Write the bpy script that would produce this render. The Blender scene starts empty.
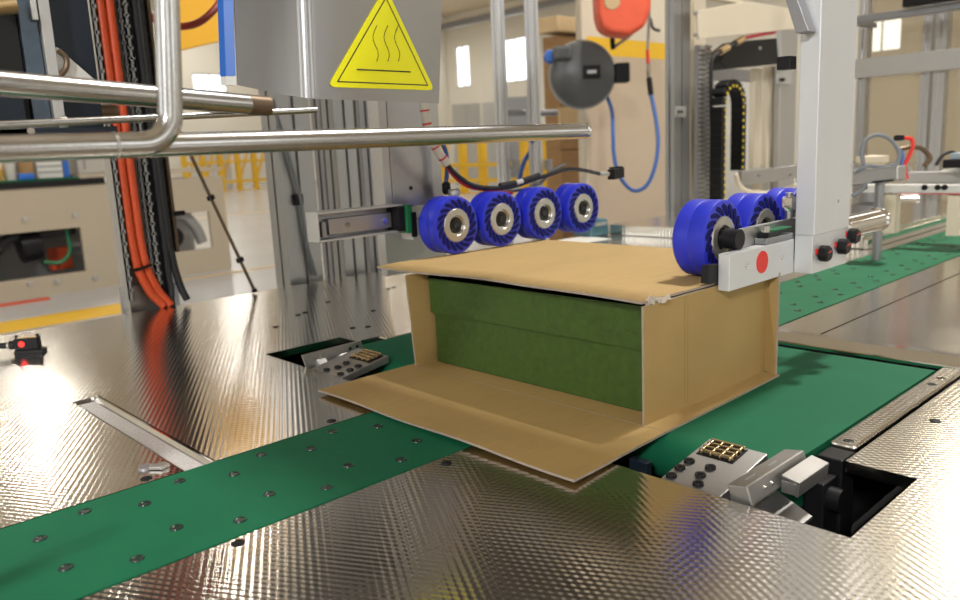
import bpy, bmesh, math, random
from mathutils import Vector, Matrix
random.seed(7)
scene = bpy.context.scene
COL = scene.collection
V = Vector

# ------------------------------------------------------------------ camera
F_PX, YAW, PITCH, ROLL, CAM_H = 795.309, 0.821311, -0.189803, 0.0476303, 0.35
_f = V((math.cos(YAW)*math.cos(PITCH), math.sin(YAW)*math.cos(PITCH), math.sin(PITCH)))
_r = V((math.sin(YAW), -math.cos(YAW), 0)); _d = _f.cross(_r)
_c, _s = math.cos(ROLL), math.sin(ROLL)
RIGHT, DOWN, FWD = _c*_r + _s*_d, -_s*_r + _c*_d, _f
CAM = V((0, 0, CAM_H))
cd = bpy.data.cameras.new('camera'); cam = bpy.data.objects.new('camera', cd); COL.objects.link(cam)
m = Matrix((( RIGHT.x, -DOWN.x, -FWD.x, CAM.x), (RIGHT.y, -DOWN.y, -FWD.y, CAM.y), (RIGHT.z, -DOWN.z, -FWD.z, CAM.z), (0, 0, 0, 1)))
cam.matrix_world = m
cd.sensor_fit = 'HORIZONTAL'; cd.sensor_width = 36.0; cd.lens = F_PX/960*36
cd.clip_start = 0.02; cd.clip_end = 200
cd.dof.use_dof = True; cd.dof.focus_distance = 0.98; cd.dof.aperture_fstop = 6.5
scene.camera = cam

def ray(x, y): return RIGHT*((x-480)/F_PX) + DOWN*((y-300)/F_PX) + FWD
def Pz(x, y, z=0.0): d = ray(x, y); return CAM + d*((z-CAM_H)/d.z)
def PX(x, y, X): d = ray(x, y); return CAM + d*(X/d.x)
def PY(x, y, Y): d = ray(x, y); return CAM + d*(Y/d.y)
def PD(x, y, D): return CAM + ray(x, y)*D

# ------------------------------------------------------------------ world, big lights, exposure
w = bpy.data.worlds.new('world'); scene.world = w; w.use_nodes = True
w.node_tree.nodes['Background'].inputs[0].default_value = (0.85, 0.9, 1.0, 1)
w.node_tree.nodes['Background'].inputs[1].default_value = 0.6
scene.view_settings.view_transform = 'Standard'; scene.view_settings.look = 'None'
scene.view_settings.gamma = 1.0; scene.view_settings.use_curve_mapping = False
scene.view_settings.exposure = -0.58
FLOOR = -0.85
CEIL = 7.4
WY, WX, WB = 34.0, 30.0, -9.0      # far side wall, far end wall, walls behind the camera

def area(name, loc, target, sx, sy, power, color):
    l = bpy.data.lights.new(name, 'AREA'); l.shape = 'RECTANGLE'; l.size = sx; l.size_y = sy
    l.energy = power; l.color = color
    o = bpy.data.objects.new(name, l); COL.objects.link(o); o.location = loc
    o.rotation_euler = (V(target)-V(loc)).to_track_quat('-Z', 'Y').to_euler()
    return o
area('high_bay_lamp_light', (4.2, 0.5, 6.2), (0.85, 0.75, 0.1), 0.45, 0.45, 760, (1.0, 0.96, 0.90))
area('frontal_fill', (-5.0, -2.7, 3.4), (0.9, 0.8, 0.1), 0.7, 0.7, 450, (0.97, 0.98, 1.0))  # added frontal fill from behind the camera, standing in for a flash

for ix in range(4):
    for iy in range(5):
        lx_, ly_ = -5+ix*10.0, -5+iy*9.0
        if math.hypot(lx_-1, ly_-0.7) < 9.5: continue
        area('hall_fill_light', (lx_, ly_, 6.6), (lx_, ly_, 0), 0.9, 0.9, 255, (1.0, 0.95, 0.86))  # unseen lights added to brighten the hall, kept away from the machine

# ------------------------------------------------------------------ materials
MATS = {}
def mat(name, col, rough=0.5, metal=0.0, var=0.0, vscale=30.0, bump=0.0, bscale=200.0, stretch=None, emit=None, estr=0.0, spec=0.5, coat=0.0):
    if name in MATS: return MATS[name]
    mm = bpy.data.materials.new(name); mm.use_nodes = True; nt = mm.node_tree; n = nt.nodes; L = nt.links
    b = n['Principled BSDF']
    b.inputs['Base Color'].default_value = (*col, 1); b.inputs['Roughness'].default_value = rough
    b.inputs['Metallic'].default_value = metal; b.inputs['Specular IOR Level'].default_value = spec
    b.inputs['Coat Weight'].default_value = coat
    if emit: b.inputs['Emission Color'].default_value = (*emit, 1); b.inputs['Emission Strength'].default_value = estr
    if var or bump:
        tc = n.new('ShaderNodeTexCoord'); src = tc.outputs['Object']
        if stretch:
            mp = n.new('ShaderNodeMapping'); mp.inputs['Scale'].default_value = stretch
            L.new(src, mp.inputs[0]); src = mp.outputs[0]
        if var:
            no = n.new('ShaderNodeTexNoise'); no.inputs['Scale'].default_value = vscale; no.inputs['Detail'].default_value = 5
            L.new(src, no.inputs['Vector'])
            mx = n.new('ShaderNodeMix'); mx.data_type = 'RGBA'
            mx.inputs[6].default_value = (*[max(0, c*(1-var)) for c in col], 1)
            mx.inputs[7].default_value = (*[min(1, c*(1+var)) for c in col], 1)
            L.new(no.outputs[0], mx.inputs[0]); L.new(mx.outputs[2], b.inputs['Base Color'])
        if bump:
            nb = n.new('ShaderNodeTexNoise'); nb.inputs['Scale'].default_value = bscale; nb.inputs['Detail'].default_value = 3
            L.new(src, nb.inputs['Vector'])
            bp = n.new('ShaderNodeBump'); bp.inputs['Strength'].default_value = bump; bp.inputs['Distance'].default_value = 0.001
            L.new(nb.outputs[0], bp.inputs['Height']); L.new(bp.outputs[0], b.inputs['Normal'])
    MATS[name] = mm
    return mm

def embossed_steel():
    mm = bpy.data.materials.new('embossed_stainless'); mm.use_nodes = True; nt = mm.node_tree; n = nt.nodes; L = nt.links
    b = n['Principled BSDF']; b.inputs['Metallic'].default_value = 1.0
    b.inputs['Base Color'].default_value = (0.72, 0.69, 0.64, 1); b.inputs['Roughness'].default_value = 0.13
    tc = n.new('ShaderNodeTexCoord'); sp = n.new('ShaderNodeSeparateXYZ'); L.new(tc.outputs['Object'], sp.inputs[0])
    def M(op, a, bb=None):
        k = n.new('ShaderNodeMath'); k.operation = op
        for i, v in enumerate((a, bb)):
            if v is None: continue
            if isinstance(v, (int, float)): k.inputs[i].default_value = v
            else: L.new(v, k.inputs[i])
        return k.outputs[0]
    cx = M('COSINE', M('MULTIPLY', sp.outputs[0], 2*math.pi/0.0080))
    cy = M('COSINE', M('MULTIPLY', sp.outputs[1], 2*math.pi/0.0140))
    h = M('MULTIPLY', cx, cy)
    bp = n.new('ShaderNodeBump'); bp.inputs['Strength'].default_value = 1.0; bp.inputs['Distance'].default_value = 0.000092
    L.new(h, bp.inputs['Height']); L.new(bp.outputs[0], b.inputs['Normal'])
    no = n.new('ShaderNodeTexNoise'); no.inputs['Scale'].default_value = 9; no.inputs['Detail'].default_value = 6
    L.new(tc.outputs['Object'], no.inputs['Vector'])
    mr = n.new('ShaderNodeMapRange'); mr.inputs[3].default_value = 0.09; mr.inputs[4].default_value = 0.2
    L.new(no.outputs[0], mr.inputs[0]); L.new(mr.outputs[0], b.inputs['Roughness'])
    return mm
STEEL = embossed_steel()
M_ = {
 'tube': mat('brushed_tube', (0.52, 0.515, 0.51), 0.22, 1.0, 0.08, 40, 0.08, 300),
 'alu': mat('anodised_aluminium', (0.53, 0.525, 0.515), 0.36, 0.9, 0.05, 20, 0.05, 500, (1, 1, 0.05)),
 'alu_light': mat('pale_aluminium', (0.52, 0.515, 0.50), 0.42, 0.6, 0.04, 20, 0.05, 400),
 'alu_dark': mat('grey_steel', (0.30, 0.30, 0.31), 0.4, 0.7, 0.1, 30),
 'housing': mat('housing_steel', (0.42, 0.42, 0.43), 0.30, 0.9, 0.06, 6, 0.05, 300, (1, 1, 0.1)),
 'chrome': mat('bright_steel', (0.78, 0.77, 0.75), 0.12, 1.0),
 'black': mat('black_plastic', (0.010, 0.010, 0.011), 0.45, 0, 0.2, 60, spec=0.25),
 'rubber': mat('black_rubber', (0.02, 0.02, 0.022), 0.6),
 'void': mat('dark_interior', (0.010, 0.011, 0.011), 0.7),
 'card': mat('kraft_cardboard', (0.40, 0.265, 0.095), 0.75, 0, 0.10, 14, 0.12, 350, (1, 6, 1)),
 'cardedge': mat('corrugated_edge', (0.36, 0.30, 0.24), 0.9, 0, 0.45, 500, 0.5, 900, (6, 6, 1)),
 'torn': mat('torn_paper', (0.50, 0.44, 0.36), 0.9, 0, 0.3, 300),
 'belt': mat('green_belt', (0.005, 0.108, 0.049), 0.7, 0, 0.16, 12, 0.1, 900, spec=0.2),
 'belt_far': mat('green_perforated_belt', (0.012, 0.135, 0.060), 0.65, 0, 0.22, 14, 0.1, 900, spec=0.25),
 'satin': mat('satin_aluminium', (0.36, 0.35, 0.335), 0.45, 0.85, 0.08, 30),
 'post': mat('grey_extrusion', (0.37, 0.375, 0.375), 0.38, 0.85, 0.06, 15, stretch=(1, 1, 0.1)),  # posts use a darker grey than the anodised aluminium
 'column': mat('clear_anodised_aluminium', (0.66, 0.67, 0.68), 0.42, 0.35, 0.04, 20, 0.05, 400, (1, 1, 0.05)),
 'hole': mat('punched_hole', (0.006, 0.022, 0.016), 0.35),
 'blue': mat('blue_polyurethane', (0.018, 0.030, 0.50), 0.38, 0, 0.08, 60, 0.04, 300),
 'blueshade': mat('blue_polyurethane_shaded', (0.004, 0.005, 0.085), 0.6, spec=0.2),
 'hub': mat('turned_hub', (0.52, 0.50, 0.46), 0.35, 0.9, 0.05, 60),
 'orange': mat('orange_hose', (0.62, 0.075, 0.015), 0.45, 0, 0.12, 30),
 'yellow': mat('sign_yellow', (0.95, 0.92, 0.0), 0.4),
 'ink': mat('sign_black', (0.02, 0.02, 0.01), 0.5),
 'bluepaint': mat('blue_edge_paint', (0.02, 0.13, 0.52), 0.4),
 'white': mat('white_paint', (0.66, 0.65, 0.61), 0.5),
 'cream': mat('cream_paint', (0.66, 0.58, 0.45), 0.5, 0, 0.05, 3),
 'navy': mat('navy_cabinet', (0.012, 0.019, 0.029), 0.45, 0, 0.25, 8, spec=0.3),
 'red': mat('red_sticker', (0.75, 0.02, 0.012), 0.45),
 'redled': mat('red_led', (0.9, 0.02, 0.02), 0.3, emit=(1, 0.03, 0.02), estr=2.5),
 'redcab': mat('red_cable', (0.62, 0.02, 0.03), 0.4),
 'bluecab': mat('blue_hose', (0.035, 0.12, 0.40), 0.4),
 'greycab': mat('grey_cable', (0.20, 0.22, 0.24), 0.45),
 'greencab': mat('green_connector', (0.01, 0.16, 0.06), 0.4),
 'barrier': mat('barrier_yellow', (0.80, 0.48, 0.02), 0.45),
 'wallp': mat('wall_paint', (0.80, 0.76, 0.67), 0.8, 0, 0.05, 0.6),
 'walld': mat('dado_paint', (0.46, 0.44, 0.40), 0.8, 0, 0.1, 0.6),
 'ceilp': mat('ceiling_sheet', (0.62, 0.51, 0.36), 0.8, 0, 0.1, 0.4),
 'floorp': mat('sealed_concrete', (0.50, 0.51, 0.53), 0.22, 0, 0.12, 0.9),
 'glow': mat('window_daylight', (1, 1, 1), 0.5, emit=(0.93, 0.97, 1.0), estr=3.6),
 'sky': mat('skylight_daylight', (1, 1, 1), 0.5, emit=(0.95, 0.97, 1.0), estr=4.2),
 'smoke': mat('smoked_plastic', (0.085, 0.09, 0.09), 0.3, 0, 0.2, 10),
 'greycov': mat('grey_cover', (0.34, 0.34, 0.33), 0.5, 0.3),
 'orangebag': mat('orange_bag', (0.68, 0.085, 0.03), 0.5, 0, 0.15, 10),
 'wood': mat('crate_wood', (0.36, 0.21, 0.09), 0.8, 0, 0.25, 8, 0.2, 60, (1, 1, 8)),
 'woodlight': mat('pale_wood', (0.62, 0.45, 0.25), 0.8, 0, 0.15, 8),
 'board': mat('beige_board', (0.50, 0.40, 0.29), 0.7, 0, 0.05, 5),
 'beige': mat('beige_machine_paint', (0.44, 0.375, 0.28), 0.55, 0, 0.05, 3),
 'mesh': mat('spring_brass', (0.50, 0.38, 0.22), 0.3, 1.0),
 'yeldot': mat('chain_yellow', (0.75, 0.58, 0.02), 0.5),
 'ivory': mat('ivory_plastic', (0.70, 0.62, 0.48), 0.5),
 'brass': mat('brass_fitting', (0.66, 0.48, 0.25), 0.3, 0.9),
 'sparklestrip': mat('prism_strip', (0.86, 0.87, 0.90), 0.25, 0.35, 0.45, 420, 0.9, 330),
 'rod': mat('bronze_rod', (0.16, 0.11, 0.07), 0.4, 0.6),
}
def green_card():
    mm = mat('green_embossed_card', (0.042, 0.086, 0.009), 0.6, 0, 0.35, 70, 0.9, 110)
    return mm
M_['green'] = green_card()
def clear_pane():
    mm = bpy.data.materials.new('clear_polycarbonate'); mm.use_nodes = True; n = mm.node_tree.nodes; L = mm.node_tree.links
    n.remove(n['Principled BSDF']); out = n['Material Output']
    t = n.new('ShaderNodeBsdfTransparent'); t.inputs[0].default_value = (0.86, 0.82, 0.74, 1)
    g = n.new('ShaderNodeBsdfGlossy'); g.inputs['Roughness'].default_value = 0.04
    d = n.new('ShaderNodeBsdfDiffuse'); d.inputs[0].default_value = (0.5, 0.42, 0.3, 1)
    a = n.new('ShaderNodeMixShader'); a.inputs[0].default_value = 0.07; L.new(t.outputs[0], a.inputs[1]); L.new(g.outputs[0], a.inputs[2])
    c = n.new('ShaderNodeMixShader'); c.inputs[0].default_value = 0.18; L.new(a.outputs[0], c.inputs[1]); L.new(d.outputs[0], c.inputs[2])
    L.new(c.outputs[0], out.inputs[0]); return mm
M_['pane'] = clear_pane()

# ------------------------------------------------------------------ mesh helpers
BASE = {}
class MB:
    def __init__(s): s.v = []; s.f = []; s.smooth = []
    def add(s, vs, fs, sm=False):
        o = len(s.v); s.v += [V(p) for p in vs]; s.f += [tuple(i+o for i in f) for f in fs]; s.smooth += [sm]*len(fs); return s
    def box(s, x0, x1, y0, y1, z0, z1):
        return s.add([(x0,y0,z0),(x1,y0,z0),(x1,y1,z0),(x0,y1,z0),(x0,y0,z1),(x1,y0,z1),(x1,y1,z1),(x0,y1,z1)],
                     [(3,2,1,0),(4,5,6,7),(0,1,5,4),(1,2,6,5),(2,3,7,6),(3,0,4,7)])
    def obox(s, c, a, b, d):      # centre and three half-axes
        c, a, b, d = V(c), V(a), V(b), V(d)
        if a.cross(b).dot(d) < 0: a = -a
        return s.add([c-a-b-d, c+a-b-d, c+a+b-d, c-a+b-d, c-a-b+d, c+a-b+d, c+a+b+d, c-a+b+d],
                     [(3,2,1,0),(4,5,6,7),(0,1,5,4),(1,2,6,5),(2,3,7,6),(3,0,4,7)])
    def bar(s, p, q, wid, hgt, up=(0,0,1)):
        p, q = V(p), V(q); a = (q-p)/2; side = a.cross(V(up)).normalized(); u = side.cross(a).normalized()
        return s.obox((p+q)/2, a, side*wid/2, u*hgt/2)
    def prism(s, pts, vec):
        pts = [V(p) for p in pts]; vec = V(vec); n = len(pts)
        nrm = V((0,0,0))
        for i in range(n): nrm += (pts[i]-pts[0]).cross(pts[(i+1) % n]-pts[0])
        if nrm.dot(vec) > 0: pts = pts[::-1]
        return s.add(pts+[p+vec for p in pts], [tuple(range(n)), tuple(range(2*n-1, n-1, -1))] +
                     [((i+1) % n, i, i+n, (i+1) % n+n) for i in range(n)])
    def tube(s, pts, r, seg=10, caps=True):
        pts = [V(p) for p in pts]; n = len(pts)
        rr = r if isinstance(r, (list, tuple)) else [r]*n
        t0 = (pts[1]-pts[0]).normalized()
        u = t0.orthogonal().normalized(); vs = []; o = len(s.v)
        for i, p in enumerate(pts):
            t = ((pts[min(i+1, n-1)]-pts[max(i-1, 0)])).normalized()
            u = (u - t*u.dot(t)).normalized(); w2 = t.cross(u)
            for k in range(seg):
                a = 2*math.pi*k/seg; vs.append(p + (u*math.cos(a)+w2*math.sin(a))*rr[i])
        fs = [(i*seg+k, i*seg+(k+1) % seg, (i+1)*seg+(k+1) % seg, (i+1)*seg+k) for i in range(n-1) for k in range(seg)]
        s.add(vs, fs, True)
        if caps:
            s.f += [tuple(o+k for k in range(seg-1, -1, -1)), tuple(o+(n-1)*seg+k for k in range(seg))]; s.smooth += [False, False]
        return s
    def cyl(s, p, q, r, seg=24, r1=None): return s.tube([p, q], [r, r if r1 is None else r1], seg)
    def lathe(s, prof, org, axis, seg=32, closed=False):
        ax = V(axis).normalized(); u = ax.orthogonal().normalized(); w2 = ax.cross(u); org = V(org)
        vs = [org + ax*h + (u*math.cos(2*math.pi*k/seg)+w2*math.sin(2*math.pi*k/seg))*r for r, h in prof for k in range(seg)]
        n = len(prof); rng = range(n if closed else n-1)
        fs = [(i*seg+k, i*seg+(k+1) % seg, ((i+1) % n)*seg+(k+1) % seg, ((i+1) % n)*seg+k) for i in rng for k in range(seg)]
        return s.add(vs, fs, True)
    def disc(s, c, axis, r, seg=24):
        ax = V(axis).normalized(); u = ax.orthogonal().normalized(); w2 = ax.cross(u)
        return s.add([V(c)+(u*math.cos(2*math.pi*k/seg)+w2*math.sin(2*math.pi*k/seg))*r for k in range(seg)], [tuple(range(seg))])
    def build(s, name, material, parent=None, bevel=0.0, seg=2, sharp=35):
        off = BASE.get(parent.name, V((0,0,0))) if parent else V((0,0,0))
        me = bpy.data.meshes.new(name); me.from_pydata([tuple(p-off) for p in s.v], [], s.f)
        me.materials.append(M_[material] if isinstance(material, str) else material)
        me.polygons.foreach_set('use_smooth', s.smooth)
        bm = bmesh.new(); bm.from_mesh(me); bmesh.ops.recalc_face_normals(bm, faces=bm.faces) if len(s.f) > 1 else None
        bm.to_mesh(me); bm.free()
        if any(s.smooth): me.set_sharp_from_angle(angle=math.radians(sharp))
        o = bpy.data.objects.new(name, me); COL.objects.link(o)
        if parent: o.parent = parent; BASE[o.name] = off
        else: BASE[o.name] = V((0,0,0))
        if bevel:
            b = o.modifiers.new('bevel', 'BEVEL'); b.width = bevel; b.segments = seg; b.limit_method = 'ANGLE'; b.angle_limit = math.radians(40)
        return o
def box(x0,x1,y0,y1,z0,z1): return MB().box(min(x0,x1),max(x0,x1),min(y0,y1),max(y0,y1),min(z0,z1),max(z0,z1))
def thing(name, label, cat, loc=(0,0,0), group=None):
    o = bpy.data.objects.new(name, None); COL.objects.link(o); o.location = loc; o.empty_display_size = 0.05
    o['label'] = label; o['category'] = cat; BASE[o.name] = V(loc)
    if group: o['group'] = group
    return o
def tag(o, label, cat, group=None):
    o['label'] = label; o['category'] = cat
    if group: o['group'] = group
    return o
def struct(o, label=None, cat=None):
    o['kind'] = 'structure'
    if label: o['label'] = label
    if cat: o['category'] = cat
    return o
def copy_tree(o, parent=None):
    c = o.copy(); COL.objects.link(c); c.parent = parent; BASE[c.name] = BASE[o.name]
    for ch in list(o.children): copy_tree(ch, c)
    return c
def smooth_path(pts, n=8):
    pts = [V(p) for p in pts]; P = [pts[0]*2-pts[1]] + pts + [pts[-1]*2-pts[-2]]; out = []
    for i in range(1, len(P)-2):
        a, b, c, d = P[i-1:i+3]
        for k in range(n):
            t = k/n
            out.append(0.5*((2*b)+(c-a)*t+(2*a-5*b+4*c-d)*t*t+(3*b-a-3*c+d)*t**3))
    return out+[pts[-1]]
def profile_poly(x0, x1, y0, y1, slots=1, sw=0.008, sd=0.007):
    """outline of a slotted aluminium extrusion in plan"""
    pts = []
    def side(p, q):
        d = q-p; L = d.length; d = d/L; nrm = V((-d.y, d.x, 0)); k = max(1, round(slots*L/max(x1-x0, 1e-6))) if slots else 0
        pts.append(p)
        for i in range(k):
            c = p + d*(L*(i+0.5)/k)
            pts.extend([c-d*sw/2, c-d*sw/2+nrm*sd, c+d*sw/2+nrm*sd, c+d*sw/2])
    A, B, C, D = V((x0,y0,0)), V((x1,y0,0)), V((x1,y1,0)), V((x0,y1,0))
    side(A,B); side(B,C); side(C,D); side(D,A)
    return pts
def profile_post(x0, x1, y0, y1, z0, z1, slots=1, sw=0.008, sd=0.007):
    return MB().prism([V((p.x, p.y, z0)) for p in profile_poly(x0,x1,y0,y1,slots,sw,sd)], (0,0,z1-z0))

# ================================================================== THE HALL
def holed_wall(name, axis, c, a0, a1, z0, z1, wins, th, label_side, material='wallp'):
    """wall plane at axis=c, running a0..a1, with rectangular window openings"""
    us = sorted({a0, a1, *[q for u0,u1,_,_ in wins for q in (u0,u1)]}); zs = sorted({z0, z1, *[q for _,_,q0,q1 in wins for q in (q0,q1)]})
    mb = MB()
    for i in range(len(us)-1):
        for j in range(len(zs)-1):
            um, zm = (us[i]+us[i+1])/2, (zs[j]+zs[j+1])/2
            if any(u0 < um < u1 and q0 < zm < q1 for u0,u1,q0,q1 in wins): continue
            if axis == 'y': mb.box(us[i], us[i+1], c, c+th, zs[j], zs[j+1])
            else: mb.box(c, c+th, us[i], us[i+1], zs[j], zs[j+1])
    return struct(mb.build(name, material))
_win = [0]
def window(axis, c, u0, u1, z0, z1, th=0.25, cols=2):
    _win[0] += 1
    def bx(a0, a1, b0, b1, d0, d1):
        return (a0, a1, c+d0, c+d1, b0, b1) if axis == 'y' else (c+d0, c+d1, a0, a1, b0, b1)
    fr = MB(); t = 0.06
    for a in ((u0, u0+t, z0, z1), (u1-t, u1, z0, z1), (u0, u1, z0, z0+t), (u0, u1, z1-t, z1)): fr.box(*bx(*a, 0.06, 0.16))
    for k in range(1, cols): q = u0+(u1-u0)*k/cols; fr.box(*bx(q-t/2, q+t/2, z0, z1, 0.06, 0.16))
    o = struct(fr.build('window_%d' % _win[0], 'alu_light'))
    for k in range(cols):
        a, b = u0+(u1-u0)*k/cols, u0+(u1-u0)*(k+1)/cols
        MB().box(*bx(a+t/2, b-t/2, z0+t/2, z1-t/2, 0.10, 0.115)).build('pane', 'glow', o)
    return o
struct(box(WB, WX, WB, WY, FLOOR-0.1, FLOOR).build('floor', 'floorp'))
def wrect_y(x0, y0, x1, y1):
    a, b = PY(x0, y1, WY), PY(x1, y0, WY); return (a.x, b.x, a.z, b.z)
def wrect_x(x0, y0, x1, y1):
    a, b = PX(x1, y1, WX), PX(x0, y0, WX); return (a.y, b.y, a.z, b.z)
wy = [wrect_y(194, 74, 226, 92)]
wx = [wrect_x(503, 40, 527, 80), wrect_x(455, 47, 470, 86), wrect_x(862, 22, 901, 50)]
holed_wall('wall_left', 'y', WY, WB, WX, FLOOR, CEIL, wy, 0.25, 'left')
holed_wall('wall_far', 'x', WX, WB, WY, FLOOR, CEIL, wx, 0.25, 'far')
for a in wy: window('y', WY, *a)
for a in wx: window('x', WX, *a)
wb = [(-4.6, -2.6, 1.2, 3.6), (2.0, 5.0, 1.2, 3.6), (9.0, 12.0, 1.2, 3.6)]  # unseen glowing windows added behind the camera for frontal fill
holed_wall('wall_near', 'x', WB, WB, WY, FLOOR, CEIL, wb, -0.25, 'near')
for a in wb: window('x', WB-0.25, *a)
wr = [(-5.0, -2.0, 1.2, 3.6), (3.0, 6.0, 1.2, 3.6), (11.0, 14.0, 1.2, 3.6)]  # more unseen windows, added as fill on the other wall behind the camera
holed_wall('wall_right', 'y', WB, WB, WX, FLOOR, CEIL, wr, -0.25, 'right')
for a in wr: window('y', WB-0.25, *a)
# roof with skylights
sk = [(11.5, 22.0, 2.4, 6.1), (8.0, 11.0, 17.5, 20.5)]
us = sorted({WB, WX, *[q for a in sk for q in a[:2]]}); vs_ = sorted({WB, WY, *[q for a in sk for q in a[2:]]})
mb = MB()
for i in range(len(us)-1):
    for j in range(len(vs_)-1):
        um, vm = (us[i]+us[i+1])/2, (vs_[j]+vs_[j+1])/2
        if not any(a[0] < um < a[1] and a[2] < vm < a[3] for a in sk): mb.box(us[i], us[i+1], vs_[j], vs_[j+1], CEIL, CEIL+0.2)
struct(mb.build('ceiling', 'ceilp'))
for a in sk:
    _win[0] += 1
    fr = MB(); n = max(2, int((a[1]-a[0])/2.5))
    for k in range(n+1): q = a[0]+(a[1]-a[0])*k/n; fr.box(q-0.06, q+0.06, a[2], a[3], CEIL, CEIL+0.1)
    o = struct(fr.build('window_%d' % _win[0], 'alu_light'))
    for k in range(n):
        q0, q1 = a[0]+(a[1]-a[0])*k/n, a[0]+(a[1]-a[0])*(k+1)/n
        box(q0+0.06, q1-0.06, a[2], a[3], CEIL+0.05, CEIL+0.07).build('pane', 'sky', o)

# ================================================================== MACHINE TABLE
table = thing('machine_table', 'wide stainless machine table of embossed steel plates around the green belts', 'machine table', (1.2, 0.7, FLOOR))
def slab(rects, z0, z1, name, material, bev=0.0):
    mb = MB()
    for x0, x1, y0, y1 in rects: mb.box(x0, x1, y0, y1, z0, z1)
    return mb.build(name, material, table, bev)
slab([(-0.7,0.333,0.873,1.93),(0.333,0.372,1.275,1.93),(0.372,0.665,0.873,1.93),(0.665,0.825,1.292,1.93),(0.825,1.30,1.235,1.93),(1.30,4.2,0.873,1.93)], -0.013, 0, 'plate', STEEL)
slab([(-0.7,0.665,-0.6,0.671),(0.665,0.83,-0.6,0.255),(0.83,1.300,-0.6,0.327)], -0.013, 0, 'plate', STEEL)
slab([(1.356,4.2,-0.6,0.545)], -0.013, 0, 'plate', STEEL)
slab([(1.356,4.2,0.588,0.669)], -0.013, 0, 'plate', STEEL)
slab([(1.356,4.2,0.547,0.586)], -0.014, -0.0012, 'joint_strip', STEEL)
slab([(0.874,1.262,0.334,0.363)], -0.02, 0.001, 'edge_strip', STEEL, 0.003)
slab([(0.874,1.262,1.203,1.232)], -0.02, 0.001, 'edge_strip', STEEL, 0.003)
MB().prism([(1.302,-0.6,-0.016),(1.356,-0.6,-0.016),(1.356,-0.6,0.0005),(1.335,-0.6,0.0005),(1.302,-0.6,-0.008)], (0,1.27,0)).build('folded_lip', 'chrome', table, 0.002)
slab([(-0.69,4.19,-0.58,1.91)], -0.16, -0.135, 'tray', 'void')  # black sheet added under the openings to keep them dark
slab([(-0.66,4.16,-0.55,1.88)], FLOOR+0.002, -0.161, 'base', 'alu_dark')
slab([(-0.7,4.2,1.918,1.93),(-0.7,4.2,-0.6,-0.588),(-0.7,-0.688,-0.588,1.918),(4.188,4.2,-0.588,1.918)], -0.16, -0.0135, 'skirt', 'alu_dark')
# inspection slot: prism strip with sparkle painted into its colour, bevelled side
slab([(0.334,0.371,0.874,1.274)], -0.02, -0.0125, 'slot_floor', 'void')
slab([(0.338,0.3605,0.876,1.262)], -0.0123, -0.004, 'sparkle_strip', 'sparklestrip')
MB().prism([(0.361,0.874,-0.012),(0.371,0.874,-0.012),(0.371,0.874,-0.0008),(0.368,0.874,-0.0008)], (0,0.4,0)).build('slot_side', 'chrome', table)
# screws in the plates
scr = MB().lathe([(0.0,0.0014),(0.0018,0.0014),(0.002,0.0002),(0.0034,0.0002),(0.0036,0.0016),(0.0062,0.0009),(0.0066,0.0)], (0,0,0), (0,0,1), 16)
first = None
for (x, y) in [(0.796,1.487),(0.891,1.557),(0.914,1.566),(1.018,1.633),(0.888,1.339),(0.914,1.322),(1.019,1.449),(1.211,1.65),(1.235,1.658),(0.295,0.884),(0.294,0.661),(0.541,0.884),(0.545,0.655),(1.016,0.297),(0.887,0.347),(1.163,0.347),(1.20,0.347),(2.2,1.62),(2.0,1.45)]:
    if first is None:
        first = scr.build('screw', 'black', None); o = first
    else: o = first.copy(); COL.objects.link(o)
    o.parent = table; o.location = V((x, y, 0.0001)) - BASE[table.name]
# small fitting beside the slot
fit = thing('latch_fitting', 'small steel latch fitting beside the bright slot in the table', 'fitting', (0.312, 0.905, 0))
MB().lathe([(0.0,0.003),(0.008,0.003),(0.009,0.0)], (0.306,0.915,0), (0,0,1), 16).build('button', 'alu_dark', fit)
MB().prism([(0.306,0.905,0.0005),(0.316,0.894,0.0005),(0.328,0.898,0.0005),(0.326,0.908,0.0005),(0.312,0.913,0.0005)], (0,0,0.004)).build('latch_plate', 'alu', fit, 0.0008)

# ------------------------------------------------------------------ belts
BELT_T = 0.0006
def hole_ring():
    return MB().lathe([(0.0,0.0004),(0.0042,0.0003),(0.0050,0.0010),(0.0060,0.0012),(0.0066,0.0)], (0,0,0), (0,0,1), 14)
ringm = hole_ring().build('belt_hole', 'hole', None); ring_used = [False]
def punched_belt(x0, x1, material, label, xs):
    b = thing('conveyor_belt', label, 'conveyor belt', (x0, 0.7715, 0))
    box(x0, x1, 0.6735, 0.8705, -0.008, BELT_T).build('belt_band', material, b, 0.001)
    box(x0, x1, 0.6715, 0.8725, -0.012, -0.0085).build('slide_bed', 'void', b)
    k0 = int((x0-0.117)/0.05)-1
    for k in range(k0, k0+80):
        x = 0.117+0.05*k
        if not (x0+0.01 < x < min(x1, xs)-0.01): continue
        for y in ((0.702, 0.845) if k % 2 == 0 else (0.735, 0.815)):
            o = ringm if not ring_used[0] else ringm.copy()
            if ring_used[0]: COL.objects.link(o)
            ring_used[0] = True
            o.parent = b; o.location = V((x, y, BELT_T+0.0001))-BASE[b.name]
    return b
punched_belt(-0.7, 0.664, 'belt', 'narrow green conveyor belt with punched holes running up to the open carton', 0.66)
punched_belt(1.36, 4.2, 'belt_far', 'narrow green punched belt behind the carton leading away past the aluminium column', 3.0)
wb_ = thing('conveyor_belt', 'wide smooth green belt under the cardboard carton', 'conveyor belt', (0.76, 0.78, -0.06))
pts = []
R_ = 0.03
for k in range(13): a = math.pi/2+math.pi*k/12; pts.append((0.79+R_*math.cos(a), 0.366, BELT_T-R_+R_*math.sin(a)))
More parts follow.
